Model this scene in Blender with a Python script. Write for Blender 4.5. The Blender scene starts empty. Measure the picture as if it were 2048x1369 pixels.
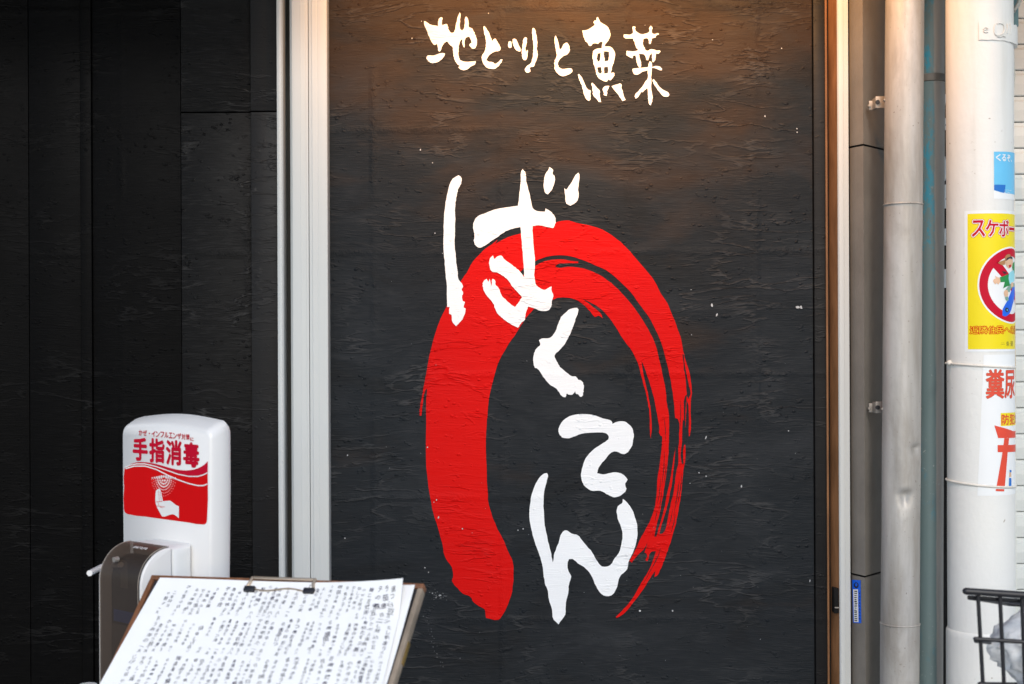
import bpy, bmesh, math, random
from mathutils import Vector, Matrix, noise as mnoise
from mathutils.geometry import delaunay_2d_cdt

rnd = random.Random(11)
S = bpy.context.scene
COL = S.collection
R = math.radians

# ------------------------------------------------------------------ camera
FPX = 2840.0                       # focal length in photo pixels (photo is 2048 wide)
ROLL = R(-0.25)
CAM = Vector((0.0, -2.84, 1.45))
VR = Vector((math.cos(ROLL), 0, math.sin(ROLL)))
VU = Vector((-math.sin(ROLL), 0, math.cos(ROLL)))
VF = Vector((0, 1, 0))
cd = bpy.data.cameras.new('camera')
cd.sensor_width = 36.0
cd.lens = FPX / 2048 * 36.0
cd.clip_start, cd.clip_end = 0.05, 2000
cd.dof.use_dof = True
cd.dof.focus_distance = 2.78
cd.dof.aperture_fstop = 5.0
cam = bpy.data.objects.new('camera', cd)
cam.matrix_world = Matrix(((VR.x, VU.x, -VF.x, CAM.x), (VR.y, VU.y, -VF.y, CAM.y), (VR.z, VU.z, -VF.z, CAM.z), (0, 0, 0, 1)))
COL.objects.link(cam)
S.camera = cam

# ------------------------------------------------------------------ light
SUN_EL, SUN_AZ = 34.0, 3.0        # azimuth measured from the wall's normal towards the right
W = bpy.data.worlds.new('World')
S.world = W
W.use_nodes = True
wn = W.node_tree.nodes
bg = wn['Background']
sky = wn.new('ShaderNodeTexSky')
sky.sky_type = 'NISHITA'
sky.sun_disc = False
sky.sun_elevation = R(SUN_EL)
sky.sun_rotation = R(180 - SUN_AZ)
sky.air_density, sky.dust_density, sky.ozone_density = 1.0, 1.0, 0.8
W.node_tree.links.new(sky.outputs[0], bg.inputs[0])
bg.inputs[1].default_value = 0.15
sd = bpy.data.lights.new('sun', 'SUN')
sd.energy = 0.95
sd.angle = R(10)
sd.color = (1.0, 0.97, 0.925)
sun = bpy.data.objects.new('sun', sd)
ce, se = math.cos(R(SUN_EL)), math.sin(R(SUN_EL))
TO_SUN = Vector((math.sin(R(SUN_AZ)) * ce, -math.cos(R(SUN_AZ)) * ce, se))
sun.rotation_euler = TO_SUN.to_track_quat('Z', 'Y').to_euler()
COL.objects.link(sun)
S.view_settings.view_transform = 'Standard'
S.view_settings.look = 'None'
S.view_settings.gamma = 1
S.view_settings.exposure = 0.43
S.view_settings.use_curve_mapping = False
S.cycles.use_denoising = True
S.cycles.max_bounces = 8

# ------------------------------------------------------------------ helpers
def ray(px, py):
    return VF + VR * ((px - 1024) / FPX) + VU * ((684.5 - py) / FPX)

def at(px, py, y=0.0):
    """the world point that lies at depth y on the sight line of a photo point"""
    return CAM + ray(px, py) * (y + 2.84)

def wx(px, py=684.5, y=0.0):
    return at(px, py, y).x

def mesh_obj(name, bm, m, parent=None, smooth=None):
    me = bpy.data.meshes.new(name)
    bm.normal_update()
    bm.to_mesh(me)
    bm.free()
    if m is not None:
        for mm in (m if isinstance(m, (list, tuple)) else [m]):
            me.materials.append(mm)
    if smooth is not None:
        for p in me.polygons:
            p.use_smooth = True
        try:
            me.set_sharp_from_angle(angle=R(smooth))
        except Exception:
            pass
    o = bpy.data.objects.new(name, me)
    COL.objects.link(o)
    if parent is not None:
        o.parent = parent
    return o

def thing(name, label, cat, loc=(0, 0, 0), group=None):
    o = bpy.data.objects.new(name, None)
    o.empty_display_size = 0.05
    o.location = loc
    o['label'] = label
    o['category'] = cat
    if group:
        o['group'] = group
    COL.objects.link(o)
    return o

def tag(o, label, cat, group=None):
    o['label'] = label
    o['category'] = cat
    if group:
        o['group'] = group
    return o

def adopt(root, objs=None):
    """shift children so that they stay where they were built (in world space) under a moved Empty"""
    inv = Matrix.Translation(-root.location)
    for o in [c for c in COL.objects if c.parent == root]:
        if o.type == 'MESH':
            o.data.transform(inv)
        for g in [c for c in COL.objects if c.parent == o]:
            g.data.transform(inv)

def bm_box(bm, x0, x1, y0, y1, z0, z1, bevel=0.0, seg=2):
    r = bmesh.ops.create_cube(bm, size=1)
    vs = r['verts']
    for v in vs:
        v.co = Vector((x0 + (v.co.x + .5) * (x1 - x0), y0 + (v.co.y + .5) * (y1 - y0), z0 + (v.co.z + .5) * (z1 - z0)))
    if bevel > 0:
        es = list({e for v in vs for e in v.link_edges})
        bmesh.ops.bevel(bm, geom=es, offset=bevel, segments=seg, affect='EDGES', profile=.5)
    return vs

def box(name, m, parent, x0, x1, y0, y1, z0, z1, bevel=0.0, seg=2):
    bm = bmesh.new()
    bm_box(bm, x0, x1, y0, y1, z0, z1, bevel, seg)
    return mesh_obj(name, bm, m, parent, smooth=35 if bevel else None)

def prism_z(name, m, parent, pts, z0, z1, bevel=0.0):
    """a plan outline (x, y) carried up from z0 to z1"""
    bm = bmesh.new()
    lo = [bm.verts.new((x, y, z0)) for x, y in pts]
    hi = [bm.verts.new((x, y, z1)) for x, y in pts]
    n = len(pts)
    bm.faces.new(lo)
    bm.faces.new(hi[::-1])
    for i in range(n):
        bm.faces.new((lo[i], hi[i], hi[(i + 1) % n], lo[(i + 1) % n]))
    bmesh.ops.recalc_face_normals(bm, faces=bm.faces)
    if bevel:
        es = [e for e in bm.edges if abs(e.verts[0].co.z - e.verts[1].co.z) > 1e-4]
        bmesh.ops.bevel(bm, geom=es, offset=bevel, segments=2, affect='EDGES', profile=.5)
    return mesh_obj(name, bm, m, parent, smooth=35)

def bm_tube(bm, pts, r, n=12, closed=False, cap=True):
    pts = [Vector(p) for p in pts]
    m = len(pts)
    rings = []
    up = None
    for i, p in enumerate(pts):
        if closed:
            t = pts[(i + 1) % m] - pts[i - 1]
        else:
            t = pts[min(i + 1, m - 1)] - pts[max(i - 1, 0)]
        t.normalize()
        if up is None:
            up = t.orthogonal().normalized()
        up = (up - t * up.dot(t)).normalized()
        sd_ = t.cross(up)
        rr = r(i / (m - 1)) if callable(r) else r
        rings.append([bm.verts.new(p + (up * math.cos(a) + sd_ * math.sin(a)) * rr) for a in [2 * math.pi * k / n for k in range(n)]])
    for i in range(m if closed else m - 1):
        a, b = rings[i], rings[(i + 1) % m]
        for k in range(n):
            bm.faces.new((a[k], a[(k + 1) % n], b[(k + 1) % n], b[k]))
    if cap and not closed:
        bm.faces.new(rings[0][::-1])
        bm.faces.new(rings[-1])

def tube(name, m, parent, pts, r, n=12, closed=False):
    bm = bmesh.new()
    bm_tube(bm, pts, r, n, closed)
    bmesh.ops.recalc_face_normals(bm, faces=bm.faces)
    return mesh_obj(name, bm, m, parent, smooth=50)

def smooth_loop(pts, k=3, corner=62):
    """round a traced outline, keeping its sharp tips"""
    P = [Vector(p).to_2d() for p in pts]
    n = len(P)
    tan = []
    for i in range(n):
        a, b, c = P[i - 1], P[i], P[(i + 1) % n]
        d1, d2 = b - a, c - b
        if d1.length < 1e-9 or d2.length < 1e-9 or math.degrees(d1.angle(d2)) > corner:
            tan.append(None)
        else:
            tan.append((d1.normalized() + d2.normalized()).normalized())
    out = []
    for i in range(n):
        p, q = P[i], P[(i + 1) % n]
        L = (q - p).length
        t0 = tan[i] * L if tan[i] is not None else (q - p)
        t1 = tan[(i + 1) % n] * L if tan[(i + 1) % n] is not None else (q - p)
        for j in range(k):
            t = j / k
            h = 2 * t**3 - 3 * t**2 + 1, t**3 - 2 * t**2 + t, -2 * t**3 + 3 * t**2, t**3 - t**2
            out.append(p * h[0] + t0 * h[1] + q * h[2] + t1 * h[3])
    return out

def inside(pt, loop):
    x, y = pt
    c = False
    n = len(loop)
    j = n - 1
    for i in range(n):
        xi, yi = loop[i]
        xj, yj = loop[j]
        if (yi > y) != (yj > y) and x < (xj - xi) * (y - yi) / (yj - yi) + xi:
            c = not c
        j = i
    return c

def fill2d(solids, holes=()):
    """triangles of the union of the solid outlines less the holes"""
    vs, es = [], []
    for L in list(solids) + list(holes):
        b = len(vs)
        vs += [Vector((p[0], p[1])) for p in L]
        es += [(b + i, b + (i + 1) % len(L)) for i in range(len(L))]
    V, _, Fc, *_r = delaunay_2d_cdt(vs, es, [], 0, 1e-7)
    fs = []
    for f in Fc:
        c = (sum(V[i].x for i in f) / len(f), sum(V[i].y for i in f) / len(f))
        if any(inside(c, L) for L in solids) and not any(inside(c, L) for L in holes):
            fs.append(tuple(f))
    return [(v.x, v.y) for v in V], fs

def sheet_bm(verts, faces, to3d, thick=None, cut=None):
    """flat shape -> faces placed by to3d(x, y); thick(x, y) gives the back point"""
    bm = bmesh.new()
    used = sorted({i for f in faces for i in f})
    layered = len(verts[used[0]]) > 2
    mp = {i: bm.verts.new((verts[i][0], verts[i][1], verts[i][2] if layered else 0)) for i in used}
    for f in faces:
        try:
            bm.faces.new([mp[i] for i in f])
        except ValueError:
            pass
    if cut:
        axis, lo, hi, step = cut
        c = lo
        while c < hi:
            co = (c, 0, 0) if axis == 0 else (0, c, 0)
            no = (1, 0, 0) if axis == 0 else (0, 1, 0)
            bmesh.ops.bisect_plane(bm, geom=bm.verts[:] + bm.edges[:] + bm.faces[:], plane_co=co, plane_no=no)
            c += step
    if thick:
        top = bm.faces[:]
        border = [e for e in bm.edges if len(e.link_faces) == 1]
        low = {}
        flat = {v: v.co.copy() for v in bm.verts}
        for e in border:
            for v in e.verts:
                if v not in low:
                    low[v] = bm.verts.new(thick(flat[v].x, flat[v].y))
        for v, c in flat.items():
            v.co = to3d(c.x, c.y)
        for e in border:
            a, b = e.verts
            bm.faces.new((a, b, low[b], low[a]))
    else:
        for v in bm.verts:
            v.co = to3d(v.co.x, v.co.y, v.co.z) if layered else to3d(v.co.x, v.co.y)
    bmesh.ops.recalc_face_normals(bm, faces=bm.faces)
    return bm

GLY = {}
def glyph(ch, off=0.0):
    """one character of the built-in font as (verts, polygons) with its box scaled to 0..1 in both directions, plus advance data"""
    key = (ch, off)
    if key not in GLY:
        cu = bpy.data.curves.new('glyph', 'FONT')
        cu.body = ch
        cu.size = 1
        cu.offset = off
        cu.resolution_u = 2
        o = bpy.data.objects.new('glyph', cu)
        COL.objects.link(o)
        dg = bpy.context.evaluated_depsgraph_get()
        dg.update()
        me = o.evaluated_get(dg).to_mesh()
        vs = [(v.co.x, v.co.y) for v in me.vertices]
        fs = [tuple(p.vertices) for p in me.polygons]
        o.evaluated_get(dg).to_mesh_clear()
        bpy.data.objects.remove(o)
        bpy.data.curves.remove(cu)
        x0, x1 = min(v[0] for v in vs), max(v[0] for v in vs)
        y0, y1 = min(v[1] for v in vs), max(v[1] for v in vs)
        GLY[key] = (vs, fs, (x0, x1, y0, y1))
    return GLY[key]

def glyph_in(ch, box_, off=0.0, base=None):
    """a character fitted to box_ = (x0, x1, y0, y1); base: the fit uses the box of the character with this other weight"""
    vs, fs, _ = glyph(ch, off)
    _, _, (a, b, c, d) = glyph(ch, off if base is None else base)
    x0, x1, y0, y1 = box_
    return [(x0 + (x - a) / (b - a) * (x1 - x0), y0 + (y - c) / (d - c) * (y1 - y0)) for x, y in vs], fs

def merge(parts):
    V, Fc = [], []
    for vs, fs in parts:
        b = len(V)
        V += vs
        Fc += [tuple(i + b for i in f) for f in fs]
    return V, Fc

def fatten(vs, fs, dx, n=8):
    """thicken flat lettering: shifted copies, each a hair above the last"""
    V, Fc = [], []
    for i in range(n):
        a = 2 * math.pi * i / n
        b = len(V)
        V += [(x + dx * math.cos(a), y + dx * math.sin(a), i * 1.2e-5) for x, y in vs]
        Fc += [tuple(k + b for k in f) for f in fs]
    return V, Fc

# ------------------------------------------------------------------ materials
class NT:
    def __init__(s, name):
        s.m = bpy.data.materials.new(name)
        s.m.use_nodes = True
        s.t = s.m.node_tree
        s.b = s.t.nodes['Principled BSDF']
    def n(s, kind, **kw):
        o = s.t.nodes.new(kind)
        for k, v in kw.items():
            if k.startswith('i_'):
                o.inputs[k[2:].replace('_', ' ')].default_value = v
            else:
                setattr(o, k, v)
        return o
    def l(s, a, b):
        s.t.links.new(a, b)

def noise_n(q, vec, scale, detail=4, rough=.55, dist=0.0):
    x = q.n('ShaderNodeTexNoise')
    x.inputs['Scale'].default_value = scale
    x.inputs['Detail'].default_value = detail
    x.inputs['Roughness'].default_value = rough
    x.inputs['Distortion'].default_value = dist
    q.l(vec, x.inputs['Vector'])
    return x.outputs[0]

def ramp_n(q, fac, stops):
    r = q.n('ShaderNodeValToRGB')
    el = r.color_ramp.elements
    while len(el) < len(stops):
        el.new(.5)
    for e, (p, c) in zip(el, stops):
        e.position = p
        e.color = c if isinstance(c, tuple) else (c, c, c, 1)
    q.l(fac, r.inputs[0])
    return r.outputs[0]

def math_n(q, op, a, b=None, c=None):
    x = q.n('ShaderNodeMath', operation=op)
    for i, v in enumerate((a, b, c)):
        if v is None:
            continue
        if isinstance(v, (int, float)):
            x.inputs[i].default_value = v
        else:
            q.l(v, x.inputs[i])
    return x.outputs[0]

def mix_n(q, fac, a, b):
    x = q.n('ShaderNodeMix', data_type='RGBA')
    for sock, v in ((x.inputs[0], fac), (x.inputs[6], a), (x.inputs[7], b)):
        if isinstance(v, (int, float)):
            sock.default_value = v
        elif isinstance(v, tuple):
            sock.default_value = v
        else:
            q.l(v, sock)
    return x.outputs[2]

def c4(c):
    return (c[0], c[1], c[2], 1)

def simple(name, col, rough=.5, metal=0.0, spec=.5, nscale=30, namt=.12, bump=0.0, bscale=200, stretch=(1, 1, 1), coat=0.0):
    q = NT(name)
    geo = q.n('ShaderNodeNewGeometry')
    mp = q.n('ShaderNodeMapping')
    mp.inputs['Scale'].default_value = stretch
    q.l(geo.outputs['Position'], mp.inputs[0])
    f = noise_n(q, mp.outputs[0], nscale, 5, .6)
    a = tuple(max(0, x * (1 - namt)) for x in col)
    b = tuple(min(1, x * (1 + namt)) for x in col)
    q.l(ramp_n(q, f, [(.3, c4(a)), (.7, c4(b))]), q.b.inputs['Base Color'])
    q.b.inputs['Roughness'].default_value = rough
    q.b.inputs['Metallic'].default_value = metal
    q.b.inputs['Specular IOR Level'].default_value = spec
    q.b.inputs['Coat Weight'].default_value = coat
    if bump:
        bp = q.n('ShaderNodeBump')
        bp.inputs['Strength'].default_value = 1
        bp.inputs['Distance'].default_value = bump
        q.l(noise_n(q, mp.outputs[0], bscale, 4, .6), bp.inputs['Height'])
        q.l(bp.outputs[0], q.b.inputs['Normal'])
    return q.m

def relief_group():
    """brushed, lumpy paint relief shared by the wall and everything painted on it (metres)"""
    g = bpy.data.node_groups.new('painted_relief', 'ShaderNodeTree')
    g.interface.new_socket(name='Height', in_out='OUTPUT', socket_type='NodeSocketFloat')
    g.interface.new_socket(name='Streak', in_out='OUTPUT', socket_type='NodeSocketFloat')
    g.interface.new_socket(name='Patch', in_out='OUTPUT', socket_type='NodeSocketFloat')
    q = NT.__new__(NT)
    q.t = g
    out = g.nodes.new('NodeGroupOutput')
    geo = q.n('ShaderNodeNewGeometry')
    P = geo.outputs['Position']
    warp = q.n('ShaderNodeTexNoise')
    warp.inputs['Scale'].default_value = 2.3
    warp.inputs['Detail'].default_value = 2
    q.l(P, warp.inputs['Vector'])
    sub = q.n('ShaderNodeVectorMath', operation='SUBTRACT')
    q.l(warp.outputs['Color'], sub.inputs[0])
    sub.inputs[1].default_value = (.5, .5, .5)
    sc = q.n('ShaderNodeVectorMath', operation='SCALE')
    sc.inputs['Scale'].default_value = .06
    q.l(sub.outputs[0], sc.inputs[0])
    add = q.n('ShaderNodeVectorMath', operation='ADD')
    q.l(P, add.inputs[0])
    q.l(sc.outputs[0], add.inputs[1])
    def stretched(sx, sz, rot=-4, src=add.outputs[0]):
        m = q.n('ShaderNodeMapping')
        m.inputs['Rotation'].default_value = (0, R(rot), 0)
        m.inputs['Scale'].default_value = (sx, 1, sz)
        q.l(src, m.inputs[0])
        return m.outputs[0]
    fine = noise_n(q, stretched(30, 430), 1.0, 5, .62)           # bristle lines
    wide = noise_n(q, stretched(9, 75, -3), 1.0, 4, .6)           # brush passes
    lump = noise_n(q, stretched(34, 60, 0), 1.0, 3, .55)          # plaster lumps
    lumps = ramp_n(q, lump, [(.62, 0.0), (.78, 1.0)])
    rn = noise_n(q, stretched(5.5, 27, -3), 1.0, 4, .55, .3)       # ragged trowel and drip ridges, mostly level
    rn = math_n(q, 'ABSOLUTE', math_n(q, 'SUBTRACT', rn, .5))
    ridges = ramp_n(q, rn, [(.004, 1.0), (.030, 0.0)])
    gate = ramp_n(q, noise_n(q, P, 5.5, 2, .5), [(.47, 0.0), (.63, 1.0)])
    ridges = math_n(q, 'MULTIPLY', ridges, gate)
    vor = q.n('ShaderNodeTexVoronoi')                             # small blobs and grit
    vor.inputs['Scale'].default_value = 60
    q.l(stretched(1, 1.5, 0), vor.inputs['Vector'])
    pick = math_n(q, 'GREATER_THAN', noise_n(q, P, 11, 2, .5), .56)
    grit = math_n(q, 'MULTIPLY', ramp_n(q, vor.outputs['Distance'], [(.08, 1.0), (.26, 0.0)]), pick)
    # faint old tile joints under the paint
    br = q.n('ShaderNodeTexBrick')
    br.offset = 0
    br.inputs['Scale'].default_value = 1
    br.inputs['Mortar Size'].default_value = .012
    br.inputs['Mortar Smooth'].default_value = 1.0
    br.inputs['Brick Width'].default_value = .255
    br.inputs['Row Height'].default_value = .245
    sw = q.n('ShaderNodeSeparateXYZ')
    q.l(P, sw.inputs[0])
    cb = q.n('ShaderNodeCombineXYZ')
    q.l(math_n(q, 'ADD', sw.outputs[0], .02), cb.inputs[0])
    q.l(math_n(q, 'ADD', sw.outputs[2], .085), cb.inputs[1])
    q.l(cb.outputs[0], br.inputs['Vector'])
    joint = math_n(q, 'MULTIPLY', math_n(q, 'MULTIPLY', br.outputs['Fac'], ramp_n(q, noise_n(q, P, 4, 2, .5), [(.42, 0.0), (.6, 1.0)])), noise_n(q, P, 120, 3, .6))
    vary = ramp_n(q, noise_n(q, stretched(2.2, 7, -3), 1.0, 3, .6), [(.34, .15), (.66, 1.25)])
    h = math_n(q, 'MULTIPLY', math_n(q, 'MULTIPLY', fine, vary), .00085)
    h = math_n(q, 'MULTIPLY_ADD', wide, .0008, h)
    h = math_n(q, 'MULTIPLY_ADD', lumps, .0015, h)
    h = math_n(q, 'MULTIPLY_ADD', ridges, .0012, h)
    h = math_n(q, 'MULTIPLY_ADD', grit, .0011, h)
    h = math_n(q, 'MULTIPLY_ADD', joint, .0020, h)
    q.l(h, out.inputs['Height'])
    st = math_n(q, 'MULTIPLY', ramp_n(q, fine, [(.50, 0.0), (.78, 1.0)]), ramp_n(q, wide, [(.35, .15), (.75, 1.0)]))
    st = math_n(q, 'MAXIMUM', math_n(q, 'MULTIPLY', st, .55), math_n(q, 'MULTIPLY', ridges, noise_n(q, stretched(40, 160, -3), 1.0, 3, .6)))
    q.l(st, out.inputs['Streak'])
    q.l(noise_n(q, P, 3.0, 4, .6), out.inputs['Patch'])
    return g

RELIEF = relief_group()

def wall_paint(name, dark, light, rough=(.38, .62), spec=.5, strength=1.0, dust_highlight=0.0, aniso=0.0, worn=False, through=0.0):  # worn: patchy older brown coat, with the lamps' warm glow painted in
    q = NT(name)
    g = q.n('ShaderNodeGroup')
    g.node_tree = RELIEF
    base = mix_n(q, g.outputs['Patch'], c4(dark), c4(light))
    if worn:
        # older brown coat in brushed patches; the height bias paints in the lamps' warm glow
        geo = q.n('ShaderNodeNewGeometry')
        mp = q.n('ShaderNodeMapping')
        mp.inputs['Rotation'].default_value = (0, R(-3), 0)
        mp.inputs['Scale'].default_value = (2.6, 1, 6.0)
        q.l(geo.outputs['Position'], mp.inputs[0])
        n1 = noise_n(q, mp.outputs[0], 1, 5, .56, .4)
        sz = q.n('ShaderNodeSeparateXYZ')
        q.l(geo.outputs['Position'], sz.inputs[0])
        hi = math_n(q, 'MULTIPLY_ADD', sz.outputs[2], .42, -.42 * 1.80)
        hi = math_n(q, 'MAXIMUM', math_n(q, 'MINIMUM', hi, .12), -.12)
        brown_glow_mask = ramp_n(q, math_n(q, 'ADD', n1, hi), [(.47, 0.0), (.66, 1.0)])
        base = mix_n(q, math_n(q, 'MULTIPLY', brown_glow_mask, .85), base, (.031, .0185, .0115, 1))
        # broad brushed passes, some washed paler, some left blacker
        n2 = noise_n(q, mp.outputs[0], 1.7, 5, .62, .8)
        base = mix_n(q, math_n(q, 'MULTIPLY', ramp_n(q, n2, [(.50, 0.0), (.74, 1.0)]), .5), base, (.026, .029, .033, 1))
        base = mix_n(q, math_n(q, 'MULTIPLY', ramp_n(q, n2, [(.28, 1.0), (.46, 0.0)]), .7), base, (.004, .0048, .0056, 1))
    if through:
        # bristle marks where the coat is thin
        base = mix_n(q, math_n(q, 'MULTIPLY', ramp_n(q, g.outputs['Streak'], [(.35, 0.0), (1.0, 1.0)]), through), base, (.03, .028, .028, 1))
    if dust_highlight:
        base = mix_n(q, math_n(q, 'MULTIPLY', g.outputs['Streak'], dust_highlight), base, (.16, .155, .15, 1))  # pale dust streaks, plus highlights along the ridges painted into the colour
    q.l(base, q.b.inputs['Base Color'])
    q.l(ramp_n(q, g.outputs['Patch'], [(.3, rough[0]), (.7, rough[1])]), q.b.inputs['Roughness'])
    q.b.inputs['Specular IOR Level'].default_value = spec
    # level brush grooves: the sheen spreads up and down rather than sideways
    q.b.inputs['Anisotropic'].default_value = aniso
    tv = q.n('ShaderNodeCombineXYZ')
    tv.inputs[2].default_value = 1.0
    q.l(tv.outputs[0], q.b.inputs['Tangent'])
    bp = q.n('ShaderNodeBump')
    bp.inputs['Strength'].default_value = strength
    bp.inputs['Distance'].default_value = 1.0
    q.l(g.outputs['Height'], bp.inputs['Height'])
    q.l(bp.outputs[0], q.b.inputs['Normal'])
    return q.m

M = {}
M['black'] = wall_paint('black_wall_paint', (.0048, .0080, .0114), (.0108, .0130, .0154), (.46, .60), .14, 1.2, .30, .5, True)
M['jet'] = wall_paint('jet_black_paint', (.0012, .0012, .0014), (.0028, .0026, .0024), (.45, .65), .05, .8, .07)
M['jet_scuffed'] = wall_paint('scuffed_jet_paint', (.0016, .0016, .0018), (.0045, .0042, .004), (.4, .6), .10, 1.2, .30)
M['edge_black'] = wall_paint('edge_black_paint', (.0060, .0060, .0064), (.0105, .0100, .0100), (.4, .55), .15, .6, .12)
M['white_paint'] = wall_paint('white_wall_paint', (.735, .76, .775), (.78, .80, .81), (.5, .6), .25, .8, through=.22)
M['red_paint'] = wall_paint('red_wall_paint', (.49, .0016, .0028), (.62, .0050, .0022), (.42, .55), .08, 1.1, through=.5)
M['frame'] = simple('ivory_aluminium', (.53, .545, .53), .42, 0, .4, 8, .02, stretch=(1, 1, .3))
M['groove'] = simple('dark_channel', (.022, .022, .019), .7, 0, .3)
M['tan'] = simple('tan_varnished_wood', (.24, .115, .05), .45, 0, .4, 10, .30, stretch=(6, 6, 1.2))
M['duct'] = simple('grey_brown_duct_paint', (.175, .16, .14), .5, 0, .4, 16, .12, .0006, 260)
M['joint'] = simple('joint_black', (.008, .008, .008), .9, 0, .2)
M['rear'] = simple('rear_wall_dark', (.02, .019, .018), .9, 0, .2, 20, .4)
M['paving'] = simple('grey_paving', (.42, .41, .39), .8, 0, .3, 3, .12, .002, 80)
M['soffit'] = simple('dark_soffit', (.05, .045, .04), .7, 0, .3)
M['white_plastic'] = simple('white_plastic', (.76, .75, .735), .32, 0, .5, 8, .02)
M['pale_plastic'] = simple('pale_plastic', (.70, .71, .70), .35, 0, .5, 8, .02)
M['print_red'] = simple('print_red', (.60, .0005, .0015), .5, 0, .12, 6, .03)
M['print_crimson'] = simple('print_crimson', (.50, .001, .022), .5, 0, .12, 6, .03)
M['print_white'] = simple('print_white', (.76, .75, .735), .4, 0, .4, 6, .02)
M['paper'] = simple('white_paper', (.85, .85, .84), .75, 0, .2, 25, .02, .0004, 25)
M['wood'] = simple('brown_wood', (.20, .085, .040), .42, 0, .45, 9, .32, .0003, 90, (14, 2, 2))
M['wood_side'] = simple('worn_wood_edge', (.27, .215, .16), .55, 0, .4, 14, .28, .0003, 90, (2, 2, 2))
M['board_black'] = simple('board_black', (.02, .02, .025), .6)
M['chrome'] = simple('chrome', (.62, .48, .34), .35, .75, .5, 10, .04)
M['rubber'] = simple('black_rubber', (.012, .012, .016), .5)
M['brass'] = simple('brass', (.78, .56, .20), .28, 1.0)
M['wire'] = simple('black_coated_wire', (.010, .010, .013), .42, 0, .5)
M['steel'] = simple('galvanised_steel', (.30, .275, .245), .55, .4, .5, 40, .2, .0003, 200)
M['dark_metal'] = simple('dark_metal', (.03, .03, .03), .5, .5)
M['cord'] = simple('grubby_cord', (.50, .49, .44), .8, 0, .2, 60, .25)
M['teal_strap'] = simple('faded_teal_strap', (.16, .27, .28), .7)
M['tie'] = simple('ivory_tie', (.72, .68, .60), .45)
M['sky_blue'] = simple('sticker_sky_blue', (.14, .52, .80), .4, 0, .4, 12, .05)
M['deep_blue'] = simple('sticker_deep_blue', (.012, .16, .55), .4, 0, .4, 12, .1)
M['yellow'] = simple('poster_yellow', (.82, .66, .0), .35, 0, .4, 8, .03)
M['poster_white'] = simple('poster_white', (.80, .81, .80), .4, 0, .4, 8, .02)
M['poster_red'] = simple('poster_red', (.52, .003, .025), .5, 0, .15, 8, .04)
M['torii_red'] = simple('poster_vermilion', (.70, .065, .03), .45, 0, .4, 10, .06)
M['skin'] = simple('print_skin', (.72, .45, .28), .5)
M['print_green'] = simple('print_green', (.01, .24, .05), .5)
M['print_cyan'] = simple('print_cyan', (.30, .68, .75), .5)
M['print_brown'] = simple('print_brown', (.42, .20, .07), .5)
M['print_black'] = simple('print_black', (.015, .013, .02), .5)
M['print_gray'] = simple('print_gray', (.16, .14, .03), .5)
M['print_sage'] = simple('print_sage', (.20, .36, .28), .5)
M['label_blue'] = simple('label_blue', (.004, .12, .72), .4, 0, .4, 20, .06)
M['ink'] = simple('blue_black_ink', (.02, .02, .06), .7, 0, .2, 60, .5)
M['ink_pale'] = simple('pale_ink', (.035, .035, .06), .7, 0, .2, 60, .4)
M['speck'] = simple('pale_paint_speck', (.40, .41, .42), .6)

def column_paint():
    q = NT('cream_column_paint')
    geo = q.n('ShaderNodeNewGeometry')
    P = geo.outputs['Position']
    f = noise_n(q, P, 9, 4, .6)
    base = mix_n(q, f, (.72, .71, .665, 1), (.78, .77, .73, 1))
    chips = math_n(q, 'MULTIPLY', ramp_n(q, noise_n(q, P, 90, 2, .5), [(.70, 0.0), (.73, 1.0)]), ramp_n(q, noise_n(q, P, 8, 2, .5), [(.5, 0.0), (.6, 1.0)]))
    base = mix_n(q, math_n(q, 'MULTIPLY', chips, .75), base, (.30, .24, .17, 1))
    mp = q.n('ShaderNodeMapping')
    mp.inputs['Scale'].default_value = (26, 26, 2.2)
    q.l(P, mp.inputs[0])
    run = ramp_n(q, noise_n(q, mp.outputs[0], 1, 3, .6), [(.60, 0.0), (.74, 1.0)])
    base = mix_n(q, math_n(q, 'MULTIPLY', run, .16), base, (.40, .34, .22, 1))
    q.l(base, q.b.inputs['Base Color'])
    q.b.inputs['Roughness'].default_value = .42
    ra = q.n('ShaderNodeTexNoise')
    ra.noise_type = 'RIDGED_MULTIFRACTAL'
    ra.inputs['Scale'].default_value = 15
    ra.inputs['Detail'].default_value = 3
    q.l(P, ra.inputs['Vector'])
    crack = math_n(q, 'MULTIPLY', ramp_n(q, ra.outputs[0], [(.86, 0.0), (1.0, 1.0)]), ramp_n(q, noise_n(q, P, 6, 2, .5), [(.5, 0.0), (.62, 1.0)]))
    h = math_n(q, 'MULTIPLY', noise_n(q, P, 55, 4, .6), .0010)
    h = math_n(q, 'MULTIPLY_ADD', crack, .0009, h)
    bp = q.n('ShaderNodeBump')
    bp.inputs['Strength'].default_value = 1
    bp.inputs['Distance'].default_value = 1
    q.l(h, bp.inputs['Height'])
    q.l(bp.outputs[0], q.b.inputs['Normal'])
    return q.m
M['column'] = column_paint()

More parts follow.
